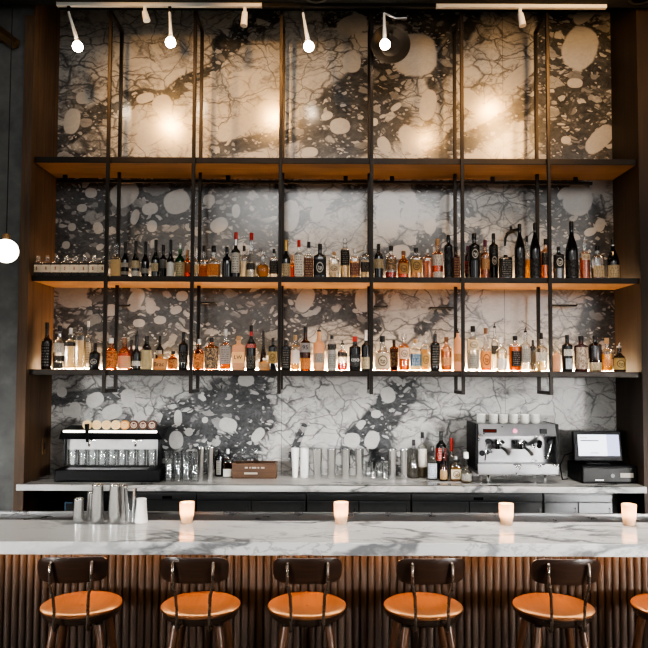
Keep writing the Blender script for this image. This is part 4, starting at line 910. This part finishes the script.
MB().box(-3.1, 3.1, -.11, -.08, zb0 - .014, zb0 - .001).build('under_light', 'led_bar', bar)
# drip rail on the bartender side
rl = empty('drip_rail', (0, YB1, zb1), 'grey perforated steel drip rail along the rear of the bar top', 'rail')
za = -.03
MB().box(-3.2, 3.2, .001, .18, -.07, -.012, .003).build('tray', 'steel_dark', rl)
MB().box(-3.2, 3.2, .181, .198, -.07, .006, .003).build('rear_lip', 'steel', rl)
gm = MB()
for yy in (.015, .04, .065, .09, .115, .14, .165): gm.box(-3.2, 3.2, yy - .006, yy + .006, -.012, -.006)
gm.build('perforated_mat', 'steel', rl)
MB().box(-3.1, 3.1, .02, .12, -zb1, -.071).build('rear_panel', 'metal_black', rl)

# shakers, glass and candles on the bar
ZB = zb1 + .0006
GS = 'shakers and glasses on the bar top'
YS = 3.60
shaker(79, 10.5, 498.5, YS, 'short steel tin at the left of the bar top cluster', GS, 'chrome', .86, ZB, inv=True)
shaker(97.8, 13.5, 484.5, YS, 'large steel shaker tin, second in the bar top cluster', GS, 'chrome', .78, ZB, inv=True)
shaker(91.5, 9, 492, YS + .06, 'steel tin half hidden behind the second large shaker', GS, 'chrome', .85, ZB, inv=True)
shaker(115, 13.5, 484.5, YS, 'large steel shaker tin in the middle of the bar top cluster', GS, 'chrome', .72, ZB, inv=True)
shaker(123.5, 9, 485, YS + .075, 'thin steel tin behind the glass on the bar top', GS, 'chrome', .85, ZB, inv=True)
tumbler('mixing_glass', 130.5, 12.8, 488.5, YS - .01, 'clear pint mixing glass between the steel tins and white cup', GS, 'g_tumbler', .68, ZB)
shaker(141.5, 13, 498.5, YS, 'upturned white cup at the right end of the bar top cluster', GS, 'ceramic', .72, ZB, name='white_cup', inv=True, cat='cup')
for i, (x, t_, b_, wh) in enumerate(((187, 502, 521.5, 'right of the shakers'), (341, 502, 522, 'at the middle of the bar'), (506.3, 503.5, 523.5, 'in front of the espresso machine'), (629, 504, 524, 'at the right end of the bar'))):
    Y = 3.60; R = 7.3 * Y / F; H = PZ(t_, Y, x) - ZB
    o = MB().loft([(R * .72, 0), (R * .78, .006), (R * .80, .02), (R * .92, .04), (R, H - .004), (R * .99, H), (R * .92, H - .001), (R * .82, .03), (R * .7, .012), (.001, .012)], 2, 1, 24, cap=False).build('votive_holder', 'votive')
    o.location = (PX(x, Y, 512), Y, ZB)
    tag(o, f'frosted votive with lit candle on the bar top, {wh}', 'candle', 'votive candles on the bar top')
    MB().loft([(R * .66, .0125), (R * .70, .03), (R * .70, H * .42)], 2, 1, 16).build('candle', 'frost_white', o)
    MB().loft([(.002, H * .42), (.008, H * .47), (.010, H * .53), (.006, H * .64), (.001, H * .76)], 2, 1, 10).build('flame', 'bulb', o)
    li = bpy.data.lights.new('candle_light', 'POINT'); li.energy = 2.2; li.color = (1, .55, .24); li.shadow_soft_size = .02
    lo = bpy.data.objects.new('candle_light', li); COL.objects.link(lo); lo.location = (0, 0, H * .62); lo.parent = o

# ------------------------------------------------------------------ bar stools
def make_stool():
    r = empty('bar_stool', (0, 0, 0), 'x', 'bar stool', 'bar stools along the bar')
    zs = .778; R = .184
    MB().loft([(R * .985, zs - .013), (R, zs - .009), (R * .995, zs - .004), (R * .95, zs + .001), (R * .7, zs - .004), (R * .35, zs - .009), (.002, zs - .010)], 2, 1, 40, cap=False).build('seat', 'wood_seat', r)
    MB().loft([(R * .55, zs - .054), (R * .86, zs - .052), (R * .93, zs - .044), (R * .975, zs - .028), (R * .985, zs - .0135), (R * .5, zs - .0135)], 2, 1, 40).build('seat_rim', 'seat_rim', r)
    # backrest: curved board nearer the viewer
    nu, nv = 14, 8; vs = []; fs = []
    hw, hh, zc, rad, cor = .155, .058, .985, .36, .035
    for side in (0, 1):
        for j in range(nv + 1):
            v = -1 + 2 * j / nv
            for i in range(nu + 1):
                u = -1 + 2 * i / nu
                n = 5.0
                # square to rounded rectangle
                m = max(abs(u), abs(v)); 
                k = m / ((abs(u) ** n + abs(v) ** n) ** (1 / n)) if m > 0 else 1
                x, z = u * k * hw, v * k * hh
                x *= 1 - .04 * (v < 0) * -v
                a = x / rad; rr = rad + (.011 if side == 0 else -.011) * (1 - .5 * m ** 6)
                vs.append((rr * math.sin(a), -.205 - rr * math.cos(a) + rad - .02 * v * .5, zc + z))
    def ix(s_, j, i): return s_ * (nu + 1) * (nv + 1) + j * (nu + 1) + i
    for j in range(nv):
        for i in range(nu):
            for s_ in (0, 1): fs.append((ix(s_, j, i), ix(s_, j, i + 1), ix(s_, j + 1, i + 1), ix(s_, j + 1, i)))
    for i in range(nu):
        for j in (0, nv): fs.append((ix(0, j, i), ix(0, j, i + 1), ix(1, j, i + 1), ix(1, j, i)))
    for j in range(nv):
        for i in (0, nu): fs.append((ix(0, j, i), ix(0, j + 1, i), ix(1, j + 1, i), ix(1, j, i)))
    MB().add(vs, fs, True).build('backrest', 'wood_walnut', r)
    for s_ in (-1, 1):
        x0, x1 = s_ * .072, s_ * .088
        pts = [(x0, -.13, zs - .056), (x0, -.185, zs - .058), (x0, -.203, zs - .045), (x0, -.205, zs - .01), (x0 * 1.0, -.203, zs + .04), (x0 * 1.05, -.212, zs + .10), ((x0 + x1) / 2 * 1.1, -.222, zs + .15), (x1, -.224, zs + .20), (x1, -.222, zs + .235), (x1, -.214, zs + .243), (x1, -.205, zs + .242)]
        MB().tube(pts, .0068, 10).build('back_rod', 'rod', r)
    for sx in (-1, 1):
        for sy in (-1, 1):
            a = (sx * .095, sy * .095, zs - .05); b = (sx * .195, sy * .195, .001)
            lerp = lambda t: tuple(a[k] + (b[k] - a[k]) * t for k in range(3))
            lg = MB().tube([lerp(0), lerp(.1), lerp(.5), lerp(.97), lerp(1)], [.016, .018, .020, .014, .013], 12).build('leg', 'wood_leg', r)
            MB().loft([(.022, -.012), (.024, .0), (.022, .006)], 2, 1, 14, c=(sx * .095, sy * .095, zs - .052)).build('leg_collar', 'metal_dark', lg)
    zf = .27; q = .095 + .1 * (zs - .05 - zf) / (zs - .05)
    ring = [(q * 1.414 * math.cos(2 * PI * k / 32), q * 1.414 * math.sin(2 * PI * k / 32), zf) for k in range(32)]
    MB().tube(ring, .009, 8, closed=True).build('foot_ring', 'metal_dark', r)
    return r
sp = [(82, 'at the far left end', .10), (201, 'below the left votive', .0), (307, 'left of the bar middle, below the centre votive', .03), (423, 'right of the bar middle, tucked under the bar', .05), (553, 'before the espresso machine side of the bar', .0), (673, 'cut off by the right picture edge', .0)]
proto = make_stool()
for i, (x, wh, rz) in enumerate(sp):
    o = proto if i == 0 else copy_tree(proto)
    Y = 3.325
    o.location = (PX(x, Y, 604), Y, 0.001); o.rotation_euler.z = rz
    o['label'] = f'wooden bar stool with curved backrest, {wh}'

# ------------------------------------------------------------------ light tracks and spot heads
TY = 5.70; zt1 = PZ(6.5, 5.74) - .0005; zt0 = zt1 - .03
for x0, x1, mt, lab in ((57, 262, 'white', 'white ceiling light track at the upper left'), (262.5, 435.5, 'metal_black', 'black ceiling light track in the middle'), (436, 606, 'white', 'white ceiling light track at the upper right')):
    X0, X1 = PX(x0, TY, 6), PX(x1, TY, 6)
    r = empty('light_track', ((X0 + X1) / 2, TY, zt0), lab, 'light track', 'ceiling light tracks')
    MB().box(-(X1 - X0) / 2, (X1 - X0) / 2, -.018, .018, 0, zt1 - zt0, .002).build('channel', mt, r)
    for s_ in (-1, 1): MB().box(s_ * (X1 - X0) / 2 - .004 * s_ - .004, s_ * (X1 - X0) / 2 - .004 * s_ + .004, -.02, .02, -.001, zt1 - zt0, .001).build('end_cap', mt, r)
def spot(xt, xb, yb, lab, lit=True, dish=False, adapt='metal_black', stem='white'):
    Xt, Xb, zb_ = PX(xt, TY, 10), PX(xb, TY, yb), PZ(yb, TY, xb)
    r = empty('track_spotlight', (Xt, TY, zt0), lab, 'spotlight', 'track spotlights')
    dx, dz = Xb - Xt, zb_ - zt0
    ah = .05
    MB().box(-.013, .013, -.015, .015, -ah, -.0005, .003).build('adapter', adapt, r)
    d = Vector((dx, 0, dz + ah)); L = d.length; d.normalize()
    a = Vector((0, -.01, -ah)); b = Vector((dx, -.02, dz)) 
    if lit:
        ar = MB().tube([a, a + (b - a) * .35, b - d * .05], [.010, .013, .019], 10).build('arm', stem, r)
        hm = MB().tube([b - d * .065, b - d * .03, b - d * .005], [.022, .032, .036], 16).build('lamp_head', stem, r)
        MB().loft([(.042 * math.sin(PI * q / 10) + .0005, -.042 * math.cos(PI * q / 10)) for q in range(11)], 2, 1, 24, c=(b.x, b.y - .035, b.z - .005)).build('bulb', 'bulb', hm)
        li = bpy.data.lights.new('track_lamp', 'SPOT'); li.energy = 6; li.color = (1, .74, .5); li.spot_size = 1.5; li.spot_blend = .8; li.shadow_soft_size = .03
        lo = bpy.data.objects.new('track_lamp', li); COL.objects.link(lo); lo.parent = r
        lo.location = (b.x, b.y - .06, b.z - .03)
        lo.rotation_euler = (math.radians(38), 0, 0)
    else:
        MB().tube([a, b], [.024, .030], 14).build('lamp_head', stem, r)
    if dish:
        ds = empty if False else None
        sh = MB()
        rings = []
        X0, Z0 = PX(391, TY, 41) - Xt, PZ(41, TY) - zt0
        n = 32; vs = []; fs = []
        rr = [(.002, .03), (.05, .028), (.053, .024), (.09, .022), (.093, .018), (.13, .012), (.133, .008), (.165, -.004), (.168, -.012), (.160, -.006), (.13, .018), (.002, .045)]
        for q, dy in rr:
            for k in range(n): vs.append((X0 + q * math.cos(2 * PI * k / n), .06 + dy, Z0 + q * math.sin(2 * PI * k / n)))
        for j in range(len(rr) - 1):
            for k in range(n): fs.append((j * n + k, j * n + (k + 1) % n, (j + 1) * n + (k + 1) % n, (j + 1) * n + k))
        sh.add(vs, fs, True).build('shade', 'metal_dark', r)
        MB().tube([(0, -.004, -.045), (.1, .0, -.09), (.19, .01, -.08)], .012, 8).build('bracket', 'steel', r)
        MB().tube([(X0, .03, Z0 + .08), (X0, .075, Z0 + .06)], .012, 8).build('bracket', 'steel', r)
spot(69, 80, 49, 'white track spotlight with lit bulb at the far left')
spot(170, 172, 45, 'white track spotlight with lit bulb, second along the left track')
spot(303, 309, 49, 'white track spotlight with lit bulb left of the picture middle')
spot(384, 384.5, 47, 'track spotlight with lit bulb in front of a round dark ribbed shade', dish=True)
spot(145, 147.5, 22, 'small unlit white track head between the two left spotlights', lit=False, adapt='white')
spot(245, 244, 27, 'small unlit white track head at the end of the left track', lit=False, adapt='white')
spot(520, 522, 27, 'small unlit white track head on the right track', lit=False, adapt='white')
for x, lab in ((316, 'dark round recessed ceiling fitting above the middle'), (643, 'dark round recessed ceiling fitting above the right end')):
    r = empty('ceiling_downlight', (PX(x, 5.55, 0), 5.58, zt1 + .0003), lab, 'downlight')
    MB().loft([(.075, -.006), (.095, -.010), (.100, -.001), (.075, -.0008)], 2, 1, 28, cap=False).build('trim_ring', 'steel_dark', r)
    MB().loft([(.074, -.004), (.074, -.001)], 2, 1, 28).build('lens', 'black', r)

# globe pendant at far left, slanted brass lamp arm
GY = 4.6
gx, gz = PX(6, GY, 251), PZ(251, GY, 6)
g = empty('globe_pendant', (gx, GY, gz), 'glowing white globe pendant lamp hanging at the far left', 'pendant lamp')
MB().loft([(.078 * math.sin(PI * k / 14) + .001, -.078 * math.cos(PI * k / 14)) for k in range(15)], 2, 1, 24).build('globe', 'globe', g)
MB().loft([(.022, .07), (.024, .08), (.024, .11), (.006, .12)], 2, 1, 14).build('socket', 'brass', g)
MB().tube([(0, 0, .115), (0, 0, ZT - gz)], .0035, 6).build('cord', 'metal_black', g)
bl = empty('wall_sconce', (PX(4, YF - .06, 35), YF, PZ(36, YF, 6)), 'slanted brown wooden arm fixed on the concrete wall at upper left', 'sconce')
MB().tube([(-.18, -.05, .12), (.10, -.05, -.10)], [.045, .045], 4).build('arm', 'brass', bl)
MB().box(-.07, -.02, -.04, 0, -.06, .06, .006).build('wall_plate', 'brass', bl)

# ------------------------------------------------------------------ lights
def light(name, typ, loc, energy, color, rot=(0, 0, 0), **k):
    li = bpy.data.lights.new(name, typ); li.energy = energy; li.color = color
    for a, b in k.items(): setattr(li, a, b)
    o = bpy.data.objects.new(name, li); COL.objects.link(o); o.location = loc; o.rotation_euler = rot
    return o
def aim(o, tgt): o.rotation_euler = (Vector(tgt) - o.location).to_track_quat('-Z', 'Y').to_euler()
# warm lamps of the room: their mirror images glow in the polished stone
for (x, y), en in (((171, 126), 120), ((275, 118), 95), ((490, 108), 120), ((425, 140), 40)):
    p = P(x, y, YW); k = (YW - 4.55) / YW
    o = light('room_lamp', 'SPOT', (p.x * (1 + k), 4.55, 1.87 + (p.z - 1.87) * (1 + k)), en * .72, (1, .54, .19), shadow_soft_size=.055, spot_size=1.15, spot_blend=1.0); aim(o, p)
p = P(506, 143, YW); k = (YW - 4.55) / YW
light('doorway_glow', 'AREA', (p.x * (1 + k), 4.55, 1.87 + (p.z - 1.87) * (1 + k)), 16, (1, .58, .24), (PI / 2, 0, 0), shape='RECTANGLE', size=.42, size_y=.42)
for x, tx, en in ((-7.6, -1.5, 7), (-7.6, 1.2, 7), (7.6, -1.2, 10), (7.6, 1.5, 12)):
    a = light('side_fill', 'AREA', (x, -4.0, 1.75), en, (1.0, .985, .96), shape='RECTANGLE', size=2.2, size_y=1.0, spread=.26); aim(a, (tx, 6.3, .72))  # added narrow fill from both sides, brightens the lower wall
a = light('window_light', 'AREA', (3.6, -1.2, 3.4), 30, (.92, .96, 1.0), shape='RECTANGLE', size=2.4, size_y=2.0); aim(a, (0, 5.5, 1.2))
a = light('upper_wall_fill', 'AREA', (.5, -1.0, 5.1), 11, (1.0, .98, .95), shape='RECTANGLE', size=4.5, size_y=.8, spread=1.2); aim(a, (0, 6.3, 4.3))  # added soft fill for the upper wall, no fixture behind it
for x, en in ((-1.7, 6), (0, 12), (1.7, 34)):
    light('bar_fill', 'AREA', (x, 4.2, 4.85), en, (1.0, .95, .88), size=.5, spread=1.5)  # added fill above the bar to brighten its top
wd = bpy.data.worlds.new('room ambience'); SC.world = wd; wd.use_nodes = True
nt = wd.node_tree; bg = nt.nodes['Background']
def wn(typ, ins, **k):
    nd = nt.nodes.new('ShaderNode' + typ)
    for a_, b_ in k.items(): setattr(nd, a_, b_)
    for i_, v_ in ins.items():
        if isinstance(v_, bpy.types.NodeSocket): nt.links.new(v_, nd.inputs[i_])
        else: nd.inputs[i_].default_value = v_
    return nd.outputs[0]
gco = nt.nodes.new('ShaderNodeTexCoord').outputs['Generated']
sp_ = nt.nodes.new('ShaderNodeSeparateXYZ'); nt.links.new(gco, sp_.inputs[0])
ratio = wn('Math', {0: sp_.outputs[0], 1: wn('Math', {0: sp_.outputs[1], 1: -1.0}, operation='MULTIPLY')}, operation='DIVIDE')
bars = wn('Math', {0: wn('Math', {0: wn('Math', {0: ratio, 1: 1.9}, operation='MULTIPLY')}, operation='FRACT'), 1: .5}, operation='GREATER_THAN')
lowz = wn('Math', {0: sp_.outputs[2], 1: .03}, operation='GREATER_THAN'); hiz = wn('Math', {0: sp_.outputs[2], 1: .30}, operation='LESS_THAN')
back = wn('Math', {0: sp_.outputs[1], 1: -.35}, operation='LESS_THAN')
streaks = wn('Math', {0: wn('Math', {0: bars, 1: lowz}, operation='MULTIPLY'), 1: wn('Math', {0: hiz, 1: back}, operation='MULTIPLY')}, operation='MULTIPLY')
stren = wn('MapRange', {0: streaks, 3: .13, 4: 1.25})
nt.links.new(stren, bg.inputs[1]); bg.inputs[0].default_value = (.86, .84, .80, 1)   # bright bars added behind the viewer for streaks in metal, dim room elsewhere
SC.view_settings.view_transform = 'AgX'
SC.view_settings.look = 'AgX - High Contrast'
SC.view_settings.exposure = 0.62
SC.cycles.caustics_reflective = False; SC.cycles.caustics_refractive = False
SC.cycles.max_bounces = 8; SC.cycles.transparent_max_bounces = 24
SC.cycles.sample_clamp_indirect = 6.0
